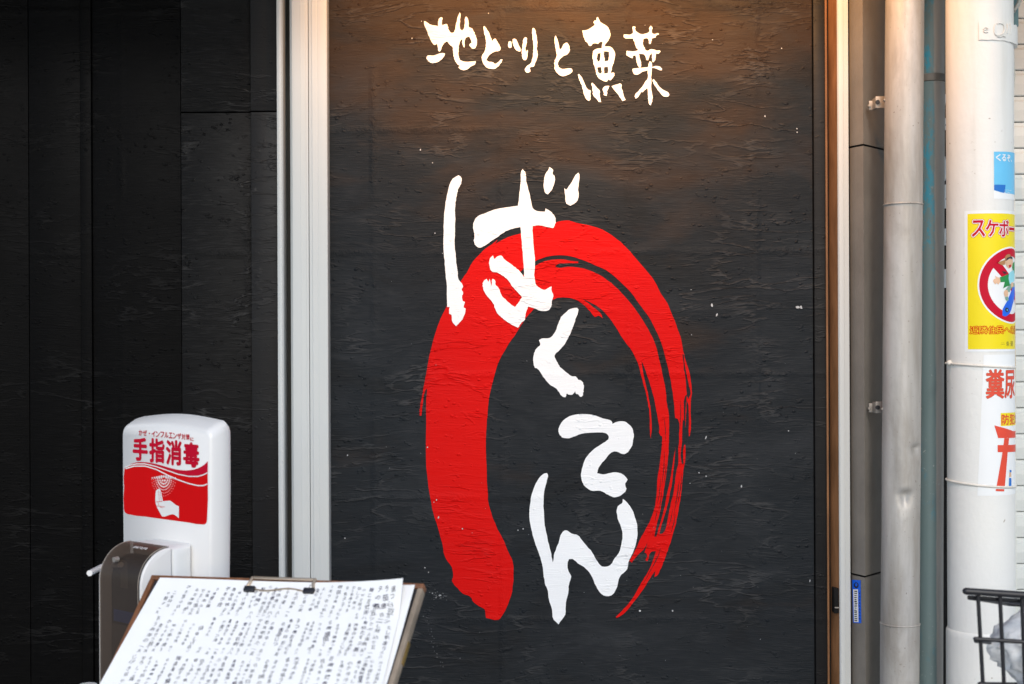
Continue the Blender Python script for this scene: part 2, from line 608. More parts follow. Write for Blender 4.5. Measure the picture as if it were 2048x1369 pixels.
def pipe_paint(name, col, dirt, speck=.8, rough=.4, metal=0.0):
    q = NT(name)
    geo = q.n('ShaderNodeNewGeometry')
    P = geo.outputs['Position']
    mp = q.n('ShaderNodeMapping')
    mp.inputs['Scale'].default_value = (26, 26, 3)
    q.l(P, mp.inputs[0])
    f = noise_n(q, mp.outputs[0], 1, 4, .6)
    base = mix_n(q, ramp_n(q, f, [(.42, 0.0), (.75, 1.0)]), c4(col), c4((col[0] * .60, col[1] * .57, col[2] * .52)))
    m3 = q.n('ShaderNodeMapping')
    m3.inputs['Scale'].default_value = (14, 14, 5)
    q.l(P, m3.inputs[0])
    grime = ramp_n(q, noise_n(q, m3.outputs[0], 1, 6, .7, .5), [(.48, 0.0), (.72, 1.0)])
    base = mix_n(q, math_n(q, 'MULTIPLY', grime, .42), base, (.17, .14, .105, 1))
    pits = ramp_n(q, noise_n(q, P, 170, 2, .5), [(.69, 0.0), (.73, 1.0)])
    zone = ramp_n(q, noise_n(q, P, 12, 3, .6), [(.42, 0.0), (.62, 1.0)])
    base = mix_n(q, math_n(q, 'MULTIPLY', math_n(q, 'MULTIPLY', pits, zone), speck), base, c4(dirt))
    q.l(base, q.b.inputs['Base Color'])
    q.b.inputs['Roughness'].default_value = rough
    q.b.inputs['Metallic'].default_value = metal
    bp = q.n('ShaderNodeBump')
    bp.inputs['Strength'].default_value = 1
    bp.inputs['Distance'].default_value = .0007
    q.l(noise_n(q, P, 60, 4, .6), bp.inputs['Height'])
    q.l(bp.outputs[0], q.b.inputs['Normal'])
    return q.m
M['pipe'] = pipe_paint('grey_pipe_paint', (.45, .435, .41), (.13, .105, .08), .8, .38, .15)

def stained_pipe():
    q = NT('dull_pipe_with_teal_paint')
    geo = q.n('ShaderNodeNewGeometry')
    P = geo.outputs['Position']
    mp = q.n('ShaderNodeMapping')
    mp.inputs['Scale'].default_value = (40, 40, 6)
    q.l(P, mp.inputs[0])
    f = noise_n(q, mp.outputs[0], 1, 5, .65)
    base = mix_n(q, f, (.30, .28, .25, 1), (.50, .475, .435, 1))
    tc = q.n('ShaderNodeTexCoord')
    sp = q.n('ShaderNodeSeparateXYZ')
    q.l(tc.outputs['Object'], sp.inputs[0])
    # old teal coat that survives on the side next to the other pipe
    edge = math_n(q, 'ADD', math_n(q, 'MULTIPLY', sp.outputs[0], -90), math_n(q, 'MULTIPLY_ADD', f, 1.0, -.55))
    left = ramp_n(q, edge, [(.05, 0.0), (.35, 1.0)])
    base = mix_n(q, math_n(q, 'MULTIPLY', left, .8), base, (.10, .19, .20, 1))
    m2 = q.n('ShaderNodeMapping')
    m2.inputs['Scale'].default_value = (1, 1, .45)
    q.l(P, m2.inputs[0])
    worn = math_n(q, 'MULTIPLY', ramp_n(q, noise_n(q, m2.outputs[0], 60, 5, .7), [(.50, 0.0), (.60, 1.0)]), ramp_n(q, noise_n(q, m2.outputs[0], 9, 2, .5), [(.50, 0.0), (.60, 1.0)]))
    base = mix_n(q, math_n(q, 'MULTIPLY', worn, left), base, (.05, .28, .38, 1))
    sc = math_n(q, 'MULTIPLY', ramp_n(q, noise_n(q, P, 120, 4, .7), [(.62, 0.0), (.70, 1.0)]), ramp_n(q, noise_n(q, P, 7, 2, .5), [(.55, 0.0), (.66, 1.0)]))
    base = mix_n(q, math_n(q, 'MULTIPLY', sc, .6), base, (.5, .52, .5, 1))
    q.l(base, q.b.inputs['Base Color'])
    q.b.inputs['Roughness'].default_value = .5
    return q.m
M['teal_pipe'] = stained_pipe()

def shutter_paint():
    q = NT('pale_shutter_paint')
    geo = q.n('ShaderNodeNewGeometry')
    P = geo.outputs['Position']
    f = noise_n(q, P, 12, 4, .6)
    q.l(mix_n(q, f, (.56, .585, .56, 1), (.64, .66, .63, 1)), q.b.inputs['Base Color'])
    q.b.inputs['Roughness'].default_value = .45
    return q.m
M['shutter'] = shutter_paint()
M['rim'] = simple('cover_rim_plastic', (.30, .26, .22), .5)

def rusty_rail():
    q = NT('pale_rail_with_rust')
    geo = q.n('ShaderNodeNewGeometry')
    P = geo.outputs['Position']
    mp = q.n('ShaderNodeMapping')
    mp.inputs['Scale'].default_value = (30, 30, 5)
    q.l(P, mp.inputs[0])
    f = ramp_n(q, noise_n(q, mp.outputs[0], 1, 4, .6), [(.52, 0.0), (.70, 1.0)])
    q.l(mix_n(q, math_n(q, 'MULTIPLY', f, .8), (.60, .62, .58, 1), (.42, .27, .07, 1)), q.b.inputs['Base Color'])
    return q.m
M['rail'] = rusty_rail()

def film(name, tint, amount, rough=.15):
    """see-through plastic: part of the light passes, part is scattered, with a gloss"""
    q = NT(name)
    tr = q.n('ShaderNodeBsdfTransparent')
    tr.inputs[0].default_value = c4(tint)
    mx = q.n('ShaderNodeMixShader')
    mx.inputs[0].default_value = amount
    q.l(tr.outputs[0], mx.inputs[1])
    q.l(q.b.outputs[0], mx.inputs[2])
    q.l(mx.outputs[0], q.t.nodes['Material Output'].inputs[0])
    q.b.inputs['Roughness'].default_value = rough
    return q
qf = film('smoked_plastic', (.50, .43, .37), .58, .36)
qf.b.inputs['Base Color'].default_value = (.062, .047, .038, 1)
qf.b.inputs['Specular IOR Level'].default_value = .3
M['smoked'] = qf.m
qf = film('milky_bag_film', (.97, .97, .97), .70, .25)
qf.b.inputs['Base Color'].default_value = (.86, .86, .85, 1)
geo_ = qf.n('ShaderNodeNewGeometry')
bp_ = qf.n('ShaderNodeBump')
bp_.inputs['Strength'].default_value = 1
bp_.inputs['Distance'].default_value = .006
qf.l(noise_n(qf, geo_.outputs['Position'], 34, 4, .6, .8), bp_.inputs['Height'])
qf.l(bp_.outputs[0], qf.b.inputs['Normal'])
M['bag'] = qf.m

# ------------------------------------------------------------------ setting
def struct(o):
    o['kind'] = 'structure'
    return o
bm = bmesh.new()
bmesh.ops.create_grid(bm, x_segments=1, y_segments=1, size=300)
g_ = mesh_obj('pavement', bm, M['paving'])
struct(g_)

ZT = 2.42      # underside of the eave
X_FL, X_FR = wx(553), wx(655)            # shutter guide left of the painted wall
X_J0, X_J1 = wx(1657), wx(1697)          # guide right of the painted wall

# ---- the painted wall
wall = thing('painted_wall', 'black rough-plastered wall with white brush lettering and red brush ring', 'wall', (0.15, 0, 0))
bm = bmesh.new()
bm_box(bm, X_FR - .01, wx(1626), 0, .16, 0, ZT)
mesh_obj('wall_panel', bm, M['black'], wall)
bm = bmesh.new()
bm_box(bm, wx(1626) + .0015, X_J0, -.007, .16, 0, ZT, .002)
mesh_obj('edge_board', bm, M['edge_black'], wall, 35)

def zoomed(region, k, pts):
    return [(region[0] + x * k, region[1] + y * k) for x, y in pts]
Z1, K1 = (820, 20), 280 / 1917
Z2 = (1080, 20)
Z3, K3 = (840, 320), 360 / 1369
Z4, K4 = (1040, 600), 260 / 1548
Z5, K5 = (1040, 820), 260 / 809
Z6, K6 = (820, 420), 600 / 1867
Z7, K7 = (820, 820), 600 / 1867

def paint(name, mat, solids, holes=(), proud=.0012, k=3):
    def rough(L):
        # hand-painted edges tremble a little and drag along the level grooves
        out = []
        for p in smooth_loop(L, k + 1):
            q = Vector((p.x * .11, p.y * .42, 3.1))
            out.append(Vector((p.x + 1.1 * mnoise.noise(q) + .5 * mnoise.noise(q * 2.7), p.y + .5 * mnoise.noise(q + Vector((9, 4, 1))))))
        return out
    so = [rough(s) for s in solids]
    ho = [rough(s) for s in holes]
    vs, fs = fill2d(so, ho)
    bm = sheet_bm(vs, fs, lambda x, y: at(x, y, -proud), lambda x, y: at(x, y, .0006))
    return mesh_obj(name, bm, mat, wall)

# red brush ring: one big outline less the dry-brush gaps
ring_out = zoomed(Z6, K6, [(690,147),(760,100),(860,96),(905,80),(950,68),(990,68),(1050,85),(1120,98),(1200,125),(1250,155),(1310,200),(1370,260),(1430,330),(1480,390),(1520,440),(1560,520),(1600,580),(1635,660),(1665,740),(1690,820),(1705,900),(1718,950),(1735,1000),(1750,1080),(1754,1140),(1747,1200),(1749,1369)]) \
 + zoomed(Z7, K7, [(1748,120),(1742,165),(1737,164),(1734,60),(1731,-30),(1722,-60),(1719,0),(1715,110),(1708,110),(1705,70),(1697,62),(1692,200),(1690,330),(1700,340),(1708,220),(1714,215),(1710,330),(1698,400),(1690,500),(1675,600),(1660,680),(1640,760),(1610,860),(1592,910),(1578,950),(1556,1000),(1538,1032),(1520,1042),(1529,1000),(1500,1040),(1450,1120),(1390,1200),(1330,1270),(1285,1297),(1279,1290),(1330,1240),(1380,1180),(1420,1110),(1450,1060),(1480,1010),(1505,960),(1530,880),(1500,885),(1480,942),(1466,940),(1474,900),(1460,888),(1488,800),(1500,760),(1462,860),(1420,902),(1380,952),(1365,940),(1400,880),(1440,790),(1480,720),(1510,650),(1526,600),(1535,500),(1545,400),(1560,300),(1568,220),(1570,165),(1558,160),(1550,100),(1533,0)]) \
 + zoomed(Z6, K6, [(1520,1180),(1505,1120),(1475,1030),(1450,960),(1440,942),(1460,1060),(1480,1140),(1500,1260),(1503,1369)]) \
 + zoomed(Z7, K7, [(1503,140),(1498,180),(1494,140),(1490,20)]) \
 + zoomed(Z6, K6, [(1480,1200),(1470,1150),(1445,1060),(1420,960),(1385,885),(1330,810),(1280,730),(1230,660),(1180,610),(1120,575),(1075,555),(1140,605),(1190,650),(1200,676),(1175,660),(1150,666),(1130,645),(1100,610),(1060,575),(1020,555),(970,546),(920,548),(890,560),(820,590),(770,620),(725,670),(690,720),(650,785),(605,850),(560,930),(525,1030),(500,1130),(485,1240)]) \
 + zoomed(Z7, K7, [(480,60),(472,200),(475,350),(482,500),(490,590),(515,670),(545,740),(580,810),(610,880),(640,950),(645,1030),(635,1130),(610,1210),(580,1270),(550,1307),(472,1295),(465,1245),(430,1222),(400,1200),(370,1160),(330,1145),(300,1115),(272,1085),(262,1062),(270,1030),(260,980),(220,920),(200,830),(175,740),(145,640),(125,540),(110,440),(102,350),(100,100)]) \
 + zoomed(Z6, K6, [(100,1200),(105,1112),(92,1130),(80,1200),(72,1282),(60,1280),(62,1230),(75,1160),(85,1100),(100,1020),(115,940),(135,850),(160,760),(190,680),(225,610),(270,520),(320,440),(350,395),(390,325),(430,280),(470,240),(510,215),(545,185),(530,212),(560,195),(640,160)])
gap_mid = zoomed(Z6, K6, [(680,392),(730,345),(780,320),(840,295),(920,283),(1000,290),(1080,315),(1150,345),(1220,375),(1300,440),(1370,510),(1430,590),(1480,660),(1530,750),(1570,850),(1600,960),(1620,1060),(1640,1180),(1650,1300)]) \
 + zoomed(Z7, K7, [(1655,50),(1670,62),(1675,150),(1670,240),(1668,340),(1655,400),(1645,480),(1630,560),(1615,620),(1605,680),(1590,740),(1572,770),(1550,772),(1575,690),(1600,600),(1620,510),(1635,420),(1645,330),(1652,232),(1640,300),(1625,400),(1605,500),(1585,600),(1565,680),(1545,745),(1535,790),(1520,790),(1535,720),(1555,640),(1570,560),(1585,470),(1595,400),(1605,300),(1610,200),(1612,100),(1607,0)]) \
 + zoomed(Z6, K6, [(1600,1220),(1590,1120),(1570,1020),(1550,920),(1520,820),(1480,740),(1430,660),(1380,590),(1320,520),(1250,455),(1180,405),(1110,375),(1040,358),(980,355),(920,361),(905,352),(915,340),(960,333),(1045,332),(1047,322),(1000,318),(960,310),(900,310),(840,320),(780,350),(740,380),(700,410)])
gap_out = zoomed(Z6, K6, [(1696,898),(1702,900),(1714,980),(1733,1080),(1745,1142),(1733,1180),(1722,1150),(1715,1060),(1702,960)])
gap_s1 = zoomed(Z6, K6, [(1712,1160),(1722,1150),(1716,1240),(1712,1369),(1706,1369),(1705,1260)])
gap_s2 = zoomed(Z6, K6, [(1722,1180),(1738,1180),(1735,1369),(1722,1369)])
def sliver(x0, y0, x1, y1, w, bend=0.0):
    # a hair-thin gap left by the bristles
    n = 5
    a_, b_ = [], []
    for i in range(n + 1):
        t = i / n
        x, y = x0 + (x1 - x0) * t + bend * math.sin(math.pi * t), y0 + (y1 - y0) * t
        h = w * math.sin(math.pi * (.06 + .88 * t))
        a_.append((x - h, y)); b_.append((x + h, y))
    return zoomed(Z7, K7, a_ + b_[::-1])
fine_gaps = [sliver(*v) for v in [
    (1690, 395, 1664, 590, 2.6, 6), (1676, 420, 1648, 600, 2.0, 6), (1666, 470, 1640, 660, 1.8, 5), (1652, 640, 1622, 770, 2.4, 5), (1636, 610, 1606, 740, 1.8, 4),
    (1582, 250, 1566, 470, 2.2, 6), (1594, 330, 1578, 460, 1.7, 4), (1560, 420, 1540, 590, 2.0, 4), (1566, 500, 1546, 640, 1.8, 3), (1538, 620, 1522, 700, 2.0, 2),
    (1560, 860, 1512, 975, 2.2, 5), (1540, 905, 1490, 1010, 1.8, 5), (1500, 985, 1452, 1080, 1.7, 4), (1580, 40, 1590, 200, 1.8, 4), (1684, -60, 1680, 120, 2.0, 2)]]
paint('painted_ring', M['red_paint'], [ring_out], [gap_mid, gap_out, gap_s1] + fine_gaps, .0008, 2)

CH = [
 (Z1, K1, [[(205,150),(250,185),(310,212),(385,222),(385,170),(400,120),(430,98),(443,110),(438,160),(440,212),(495,196),(515,215),(525,260),(545,300),(570,315),(600,305),(618,265),(635,180),(655,95),(682,36),(689,60),(684,160),(686,260),(712,285),(735,262),(748,220),(752,110),(765,92),(785,110),(803,180),(808,238),(845,255),(880,310),(905,370),(915,440),(908,500),(885,530),(855,532),(828,510),(815,475),(825,460),(842,455),(838,415),(820,380),(795,370),(765,385),(750,420),(748,500),(742,520),(730,500),(715,450),(712,400),(690,420),(672,480),(662,570),(668,640),(690,690),(730,708),(800,714),(860,708),(895,702),(902,720),(885,745),(830,780),(775,820),(740,828),(690,815),(660,785),(685,770),(645,740),(615,690),(598,630),(588,560),(582,510),(555,490),(530,460),(500,433),(470,455),(440,500),(425,545),(405,575),(390,570),(383,520),(370,465),(345,480),(320,470),(285,420),(255,350),(220,255),(192,170)],
           [(230,640),(250,625),(320,628),(400,600),(450,592),(480,600),(470,630),(430,680),(390,712),(340,724),(290,728),(255,705),(232,675)]], []),
 (Z1, K1, [[(1005,235),(1018,220),(1035,240),(1075,310),(1110,390),(1128,435),(1145,405),(1168,393),(1190,425),(1220,480),(1240,520),(1235,550),(1215,565),(1165,572),(1110,600),(1065,645),(1045,690),(1075,710),(1130,718),(1165,740),(1200,725),(1235,690),(1255,678),(1268,685),(1240,735),(1195,785),(1155,808),(1105,808),(1050,790),(1005,740),(985,680),(990,620),(1020,575),(1035,520),(1042,450),(1030,380),(1015,300)],
           [(1350,440),(1370,428),(1388,440),(1390,470),(1385,515),(1370,524),(1350,515),(1343,480)],
           [(1410,405),(1435,395),(1455,410),(1480,465),(1505,525),(1518,560),(1505,572),(1470,562),(1440,530),(1415,480),(1405,430)]], []),
 (Z1, K1, [[(1562,385),(1580,375),(1598,390),(1600,430),(1590,490),(1580,540),(1590,580),(1605,550),(1614,555),(1608,620),(1600,670),(1585,692),(1560,688),(1540,660),(1532,610),(1535,540),(1545,460)],
           [(1672,265),(1688,248),(1710,265),(1722,310),(1738,400),(1742,470),(1735,540),(1748,600),(1740,660),(1715,725),(1690,780),(1650,785),(1635,805),(1648,830),(1632,860),(1600,862),(1578,840),(1580,800),(1610,765),(1650,735),(1670,690),(1685,620),(1690,560),(1690,480),(1680,380)]], []),
 (Z2, K1, [[(200,390),(215,352),(232,385),(250,450),(272,545),(300,520),(330,465),(358,452),(390,475),(407,530),(402,575),(370,610),(310,640),(270,680),(245,720),(245,760),(270,795),(310,812),(380,803),(425,805),(445,830),(435,855),(390,885),(320,910),(280,902),(235,865),(205,815),(198,750),(205,690),(228,635),(218,560),(208,480)]], []),
 (Z2, K1, [[(580,285),(640,278),(700,245),(752,205),(735,165),(745,150),(772,145),(775,115),(787,97),(800,120),(820,160),(855,190),(885,205),(920,230),(945,270),(962,325),(955,380),(925,430),(892,475),(888,503),(950,505),(990,525),(1018,570),(1025,640),(1015,700),(995,760),(975,840),(970,868),(1000,860),(1018,870),(1015,900),(985,945),(960,965),(935,955),(910,988),(880,978),(830,955),(790,920),(770,880),(762,820),(735,740),(722,670),(722,600),(735,560),(765,540),(845,525),(852,490),(860,440),(815,445),(790,470),(760,458),(730,465),(690,495),(670,490),(655,455),(620,430),(605,390),(590,340)],
           [(520,890),(535,878),(560,910),(590,960),(620,1030),(650,1085),(695,1105),(690,1150),(690,1220),(670,1250),(650,1240),(610,1180),(590,1110),(570,1030),(540,970)],
           [(705,1010),(715,998),(740,1020),(780,1070),(820,1115),(815,1160),(825,1210),(838,1265),(800,1258),(770,1215),(735,1180),(720,1110),(712,1050)],
           [(860,1080),(890,1048),(945,1043),(945,1060),(920,1100),(918,1150),(912,1182),(875,1170),(868,1120)],
           [(978,1050),(1020,1030),(1100,1010),(1118,1030),(1115,1070),(1130,1110),(1150,1190),(1172,1232),(1130,1250),(1100,1200),(1060,1150),(1010,1090)]],
          [[(785,600),(832,592),(828,650),(815,708),(790,710),(780,670)], [(868,570),(920,570),(945,580),(945,640),(935,700),(885,705),(878,640)],
           [(788,788),(835,785),(845,830),(840,872),(810,870),(790,830)], [(880,785),(930,780),(935,830),(928,868),(882,875),(875,830)]]),
 (Z2, K1, [[(1145,350),(1160,338),(1230,342),(1275,320),(1270,270),(1262,240),(1280,228),(1308,238),(1302,272),(1340,315),(1390,335),(1450,325),(1490,310),(1500,240),(1518,218),(1535,235),(1530,310),(1560,332),(1620,322),(1630,335),(1585,355),(1585,380),(1555,385),(1530,390),(1520,450),(1510,472),(1492,465),(1485,405),(1460,390),(1415,400),(1408,460),(1430,520),(1450,555),(1480,560),(1500,545),(1540,540),(1600,558),(1645,558),(1655,572),(1625,600),(1588,600),(1580,670),(1555,720),(1540,715),(1535,640),(1530,590),(1500,630),(1482,690),(1460,690),(1440,630),(1420,610),(1355,600),(1365,660),(1385,740),(1380,790),(1358,792),(1330,740),(1315,660),(1308,625),(1280,630),(1265,665),(1235,650),(1190,625),(1180,580),(1190,562),(1240,568),(1330,560),(1345,550),(1310,500),(1290,440),(1275,395),(1230,392),(1170,390),(1148,375)],
           [(1265,810),(1300,802),(1400,795),(1480,785),(1490,730),(1505,705),(1525,715),(1535,785),(1580,772),(1640,780),(1672,810),(1665,832),(1635,825),(1600,808),(1550,795),(1530,800),(1525,900),(1522,1000),(1525,1100),(1538,1200),(1530,1270),(1515,1312),(1498,1300),(1482,1220),(1480,1150),(1470,1075),(1440,1095),(1405,1130),(1385,1120),(1360,1170),(1330,1210),(1310,1218),(1298,1200),(1305,1160),(1350,1110),(1400,1055),(1440,985),(1470,950),(1475,830),(1400,850),(1350,880),(1315,890),(1280,870)],
           [(1540,960),(1555,948),(1590,990),(1640,1060),(1700,1105),(1745,1125),(1770,1155),(1762,1182),(1730,1192),(1690,1185),(1640,1130),(1580,1050),(1550,1000)]], []),
 (Z3, K3, [[(250,145),(295,118),(315,140),(312,180),(290,225),(275,290),(268,360),(268,450),(265,560),(265,660),(275,760),(285,850),(295,910),(318,940),(325,965),(315,985),(328,1010),(320,1040),(325,1075),(342,1080),(330,1125),(347,1130),(338,1180),(300,1240),(272,1265),(245,1230),(238,1180),(222,1170),(225,1120),(208,1120),(205,1020),(198,900),(190,820),(183,720),(178,600),(182,480),(192,340),(205,270),(225,190)],
           [(772,85),(780,68),(800,100),(810,170),(830,250),(850,340),(858,370),(890,390),(950,395),(955,370),(1000,400),(1030,445),(1028,490),(1012,520),(960,510),(900,498),(858,505),(858,580),(868,690),(875,800),(880,945),(910,975),(945,990),(975,975),(1000,965),(1002,1000),(1015,1040),(1000,1080),(998,1120),(975,1145),(925,1150),(870,1130),(822,1115),(800,1190),(800,1215),(770,1240),(745,1278),(700,1255),(640,1215),(590,1170),(570,1130),(555,1090),(500,1020),(478,970),(480,930),(505,905),(520,930),(530,905),(540,965),(550,905),(568,915),(575,950),(600,980),(620,1030),(680,1090),(722,1120),(750,1085),(775,1045),(745,1010),(700,960),(660,905),(610,870),(580,855),(548,850),(528,800),(530,755),(555,728),(565,755),(590,735),(620,730),(640,755),(700,800),(750,840),(795,895),(790,820),(780,700),(770,590),(765,512),(720,520),(650,545),(600,580),(540,620),(490,655),(455,668),(425,655),(410,610),(415,560),(402,515),(415,460),(440,430),(500,405),(570,378),(660,362),(745,350),(755,270),(765,180)],
           [(955,110),(985,55),(1010,75),(1010,110),(1025,125),(1020,180),(1000,230),(970,265),(950,245),(940,190)],
           [(1095,215),(1112,230),(1150,175),(1185,115),(1205,98),(1210,110),(1205,200),(1198,310),(1145,350),(1112,330),(1105,270)]], []),
 (Z4, K4, [[(590,115),(650,98),(685,98),(695,120),(660,230),(630,330),(580,440),(530,530),(470,600),(412,665),(435,730),(480,800),(560,870),(620,910),(665,915),(700,955),(720,955),(755,1000),(762,1040),(755,1090),(740,1150),(720,1155),(695,1128),(668,1120),(655,1088),(630,1125),(590,1132),(555,1118),(545,1160),(510,1155),(460,1095),(435,1060),(350,1005),(280,920),(200,815),(180,810),(158,740),(165,650),(190,585),(240,535),(225,485),(260,462),(350,455),(410,395),(450,300),(490,210),(540,155)]], []),
 (Z5, K5, [[(240,120),(262,75),(310,40),(380,27),(450,32),(520,55),(570,72),(575,88),(595,78),(640,72),(670,85),(698,115),(707,150),(698,220),(660,272),(635,275),(600,260),(570,265),(520,320),(490,360),(478,395),(520,402),(575,390),(625,395),(655,415),(668,435),(655,460),(660,500),(630,530),(590,545),(550,530),(500,505),(440,502),(400,470),(382,430),(385,370),(410,300),(460,245),(520,205),(548,185),(550,160),(530,145),(460,142),(390,148),(340,165),(300,178),(260,170),(242,145)]], []),
 (Z5, K5, [[(145,400),(165,393),(173,405),(165,450),(150,510),(147,600),(155,720),(170,800),(190,880),(205,950),(215,890),(240,830),(262,765),(285,750),(325,772),(355,778),(400,830),(450,890),(480,940),(510,975),(560,968),(585,930),(615,890),(635,820),(635,750),(610,680),(602,640),(610,600),(635,580),(640,555),(660,570),(690,610),(715,665),(730,730),(728,800),(710,870),(675,950),(668,990),(620,1040),(605,1100),(575,1150),(540,1160),(505,1145),(475,1100),(440,1025),(400,980),(360,955),(330,930),(305,930),(295,960),(300,1000),(317,1035),(305,1090),(300,1140),(285,1200),(280,1275),(240,1335),(205,1300),(200,1245),(180,1180),(172,1125),(155,1080),(145,1000),(125,915),(100,850),(75,760),(60,670),(65,570),(85,490),(115,430)]], []),
]
for rg, k, so, ho in CH:
    paint('painted_character', M['white_paint'], [zoomed(rg, k, s) for s in so], [zoomed(rg, k, s) for s in ho], .0018)

# chips and flicks of pale paint, one joined part
bm = bmesh.new()
def speck(px, py, a, b, ang=0.0):
    n = 6
    a, b = a * .68, b * .68
    vs = []
    for i in range(n):
        t = 2 * math.pi * i / n
        j = rnd.uniform(.7, 1.25)
        x, y = a * j * math.cos(t), b * j * math.sin(t)
        vs.append(bm.verts.new(at(px + x * math.cos(ang) - y * math.sin(ang), py + x * math.sin(ang) + y * math.cos(ang), -.0022)))
    bm.faces.new(vs[::-1])
for px, py, a, b in [(824,77,1.6,2.2),(843,43,1.3,1.8),(977,27,1.6,1.6),(1290,51,1.3,1.3),(1425,80,1.5,1.5),(1563,97,1.6,2),(1530,233,2,3),(1594,258,2,2),(1594,265,2,2),
        (870,467,2,2.4),(885,507,1.2,1.4),(841,300,2,3),(865,326,1.6,2),(1382,580,1.5,1.5),(1424,611,3,6),(1434,630,2.5,6),(1596,615,6,4),(1602,615,4,5),(1383,670,1.5,1.5),
        (1412,875,2,6),(1483,973,2.5,5),(1577,862,2,2),(1412,953,2,2),(1398,946,2,2),(695,911,1.8,2.4),(855,895,2,2),(690,1077,2,2),(880,1191,4,1.6),(872,1196,2,1.2),(868,1005,1.6,1.6),
        (877,1035,2,4),(873,1000,1.5,3),(925,1058,2,2),(1036,1061,2,2),(1046,1058,2,2),(1380,967,1.5,1.5),(1345,1222,3,3),(1280,1222,3,3),(865,1187,2,2),(842,1186,2,2),(857,1145,2,1.6),(850,1136,2,1.6),
        (1620,1162,1.4,4),(1657,1350,2,22)]:
    speck(px, py, a, b, rnd.uniform(-.4, .4) if b < 15 else 0)
for i in range(45):
    speck(rnd.uniform(665, 1600), rnd.choice([rnd.uniform(20, 1369), rnd.uniform(850, 1369)]), rnd.uniform(.4, .9), rnd.uniform(.4, 1.1), rnd.uniform(-1, 1))
for i in range(26):                        # scuff trail low on the wall
    t = i / 25
    speck(848 + 36 * t + rnd.uniform(-4, 4), 1225 + 110 * t + rnd.uniform(-4, 4), rnd.uniform(.4, 1.3), rnd.uniform(.3, .7), 1.2)
for i in range(30):
    speck(rnd.gauss(880, 10), rnd.gauss(1191, 5), rnd.uniform(.4, 1.1), rnd.uniform(.4, .9), 0)
o = mesh_obj('paint_specks', bm, M['speck'], wall)
o['kind'] = 'stuff'
adopt(wall)

# ---- dark panelled wall to the left
pw = thing('panelled_wall', 'very dark black boarded wall left of the ivory upright frame', 'wall', (-.75, 0.05, 0))
YB = .02
edges = [-2300, 0, 54, 157, 181, 360, 500]
box('backing', M['joint'], pw, -2.6, X_FL + .005, YB + .014, YB + .16, 0, ZT)
def lp(name, m, a, b, y, z0, z1, bv=.0012):
    bm = bmesh.new()
    bm_box(bm, wx(a) + .0005, wx(b) - .0005, y, YB + .013, z0, z1, bv)
    return mesh_obj(name, bm, m, pw, 35)
zs = at(450, 222).z
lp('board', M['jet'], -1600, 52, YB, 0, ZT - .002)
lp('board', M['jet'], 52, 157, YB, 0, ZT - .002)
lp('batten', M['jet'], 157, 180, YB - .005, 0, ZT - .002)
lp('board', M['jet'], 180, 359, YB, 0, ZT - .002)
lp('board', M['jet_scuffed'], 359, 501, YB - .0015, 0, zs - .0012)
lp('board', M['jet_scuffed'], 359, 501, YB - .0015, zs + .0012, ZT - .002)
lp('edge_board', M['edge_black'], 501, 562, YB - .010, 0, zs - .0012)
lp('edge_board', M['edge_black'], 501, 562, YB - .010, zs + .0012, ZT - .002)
adopt(pw)

# ---- ivory shutter guide between the two walls
fr = thing('shutter_guide_frame', 'tall ivory metal shutter guide with dark groove, between the two black walls', 'frame', ((X_FL + X_FR) / 2, -.02, 0))
def X(px):
    return wx(px, 684.5, -.03)
prism_z('lip_strip', M['frame'], fr, [(X(556), .03), (X(556), -.032), (X(561), -.034), (X(565), -.034), (X(568), -.030), (X(568), .03)], 0, ZT, .0006)
box('groove_channel', M['groove'], fr, X(568) + .0003, X(581) - .0003, .012, .03, 0, ZT)
prism_z('inner_strip', M['frame'], fr, [(X(581), .03), (X(581), -.024), (X(587), -.033), (X(602), -.033), (X(604), -.0335), (X(607), -.033), (X(613), -.033), (X(615), -.0318), (X(618.6), -.0318), (X(618.6), .03)], 0, ZT, .0004)
prism_z('outer_strip', M['frame'], fr, [(X(620), .03), (X(620), -.0318), (X(625), -.0318), (X(627), -.0335), (X(630), -.033), (X(636), -.033), (X(637), -.0325), (X(639), -.033), (X(656), -.033), (X(657), -.031), (X(657), -.0005)], 0, ZT, .0004)
box('seam_strip', M['joint'], fr, X(618.6) + .0003, X(620) - .0003, -.026, .02, 0, ZT)
adopt(fr)

# ---- the matching guide on the right
jr = thing('shutter_guide_jamb', 'narrow ivory upright with orange-brown inner edge, right of the lettered wall', 'frame', (wx(1680), -.02, 0))
def XJ(px):
    return wx(px, 684.5, -.03)
prism_z('bead', M['tan'], jr, [(XJ(1657), 0), (XJ(1657), -.011), (XJ(1659.5), -.013), (XJ(1661), -.011), (XJ(1661), 0)], 0, ZT)
box('groove_channel', M['joint'], jr, XJ(1661) + .0003, XJ(1665), -.004, .03, 0, ZT)
prism_z('inner_bevel', M['tan'], jr, [(XJ(1665) + .0003, .03), (XJ(1665) + .0003, -.006), (XJ(1676), -.030), (XJ(1676), .03)], 0, ZT)
prism_z('face_strip', M['frame'], jr, [(XJ(1676) + .0003, .03), (XJ(1676) + .0003, -.031), (XJ(1679), -.034), (XJ(1688), -.034), (XJ(1688.5), -.0325), (XJ(1698), -.0325), (XJ(1699), -.030), (XJ(1699), .03)], 0, ZT, .0003)
za, zb = at(1668, 1175, -.02).z, at(1668, 1225, -.02).z
box('latch_pocket', M['joint'], jr, XJ(1665.5), XJ(1675), -.0325, -.010, zb, za, .001)
box('latch_pin', M['steel'], jr, XJ(1666), XJ(1674.5), -.036, -.0326, zb + .011, zb + .013)
adopt(jr)

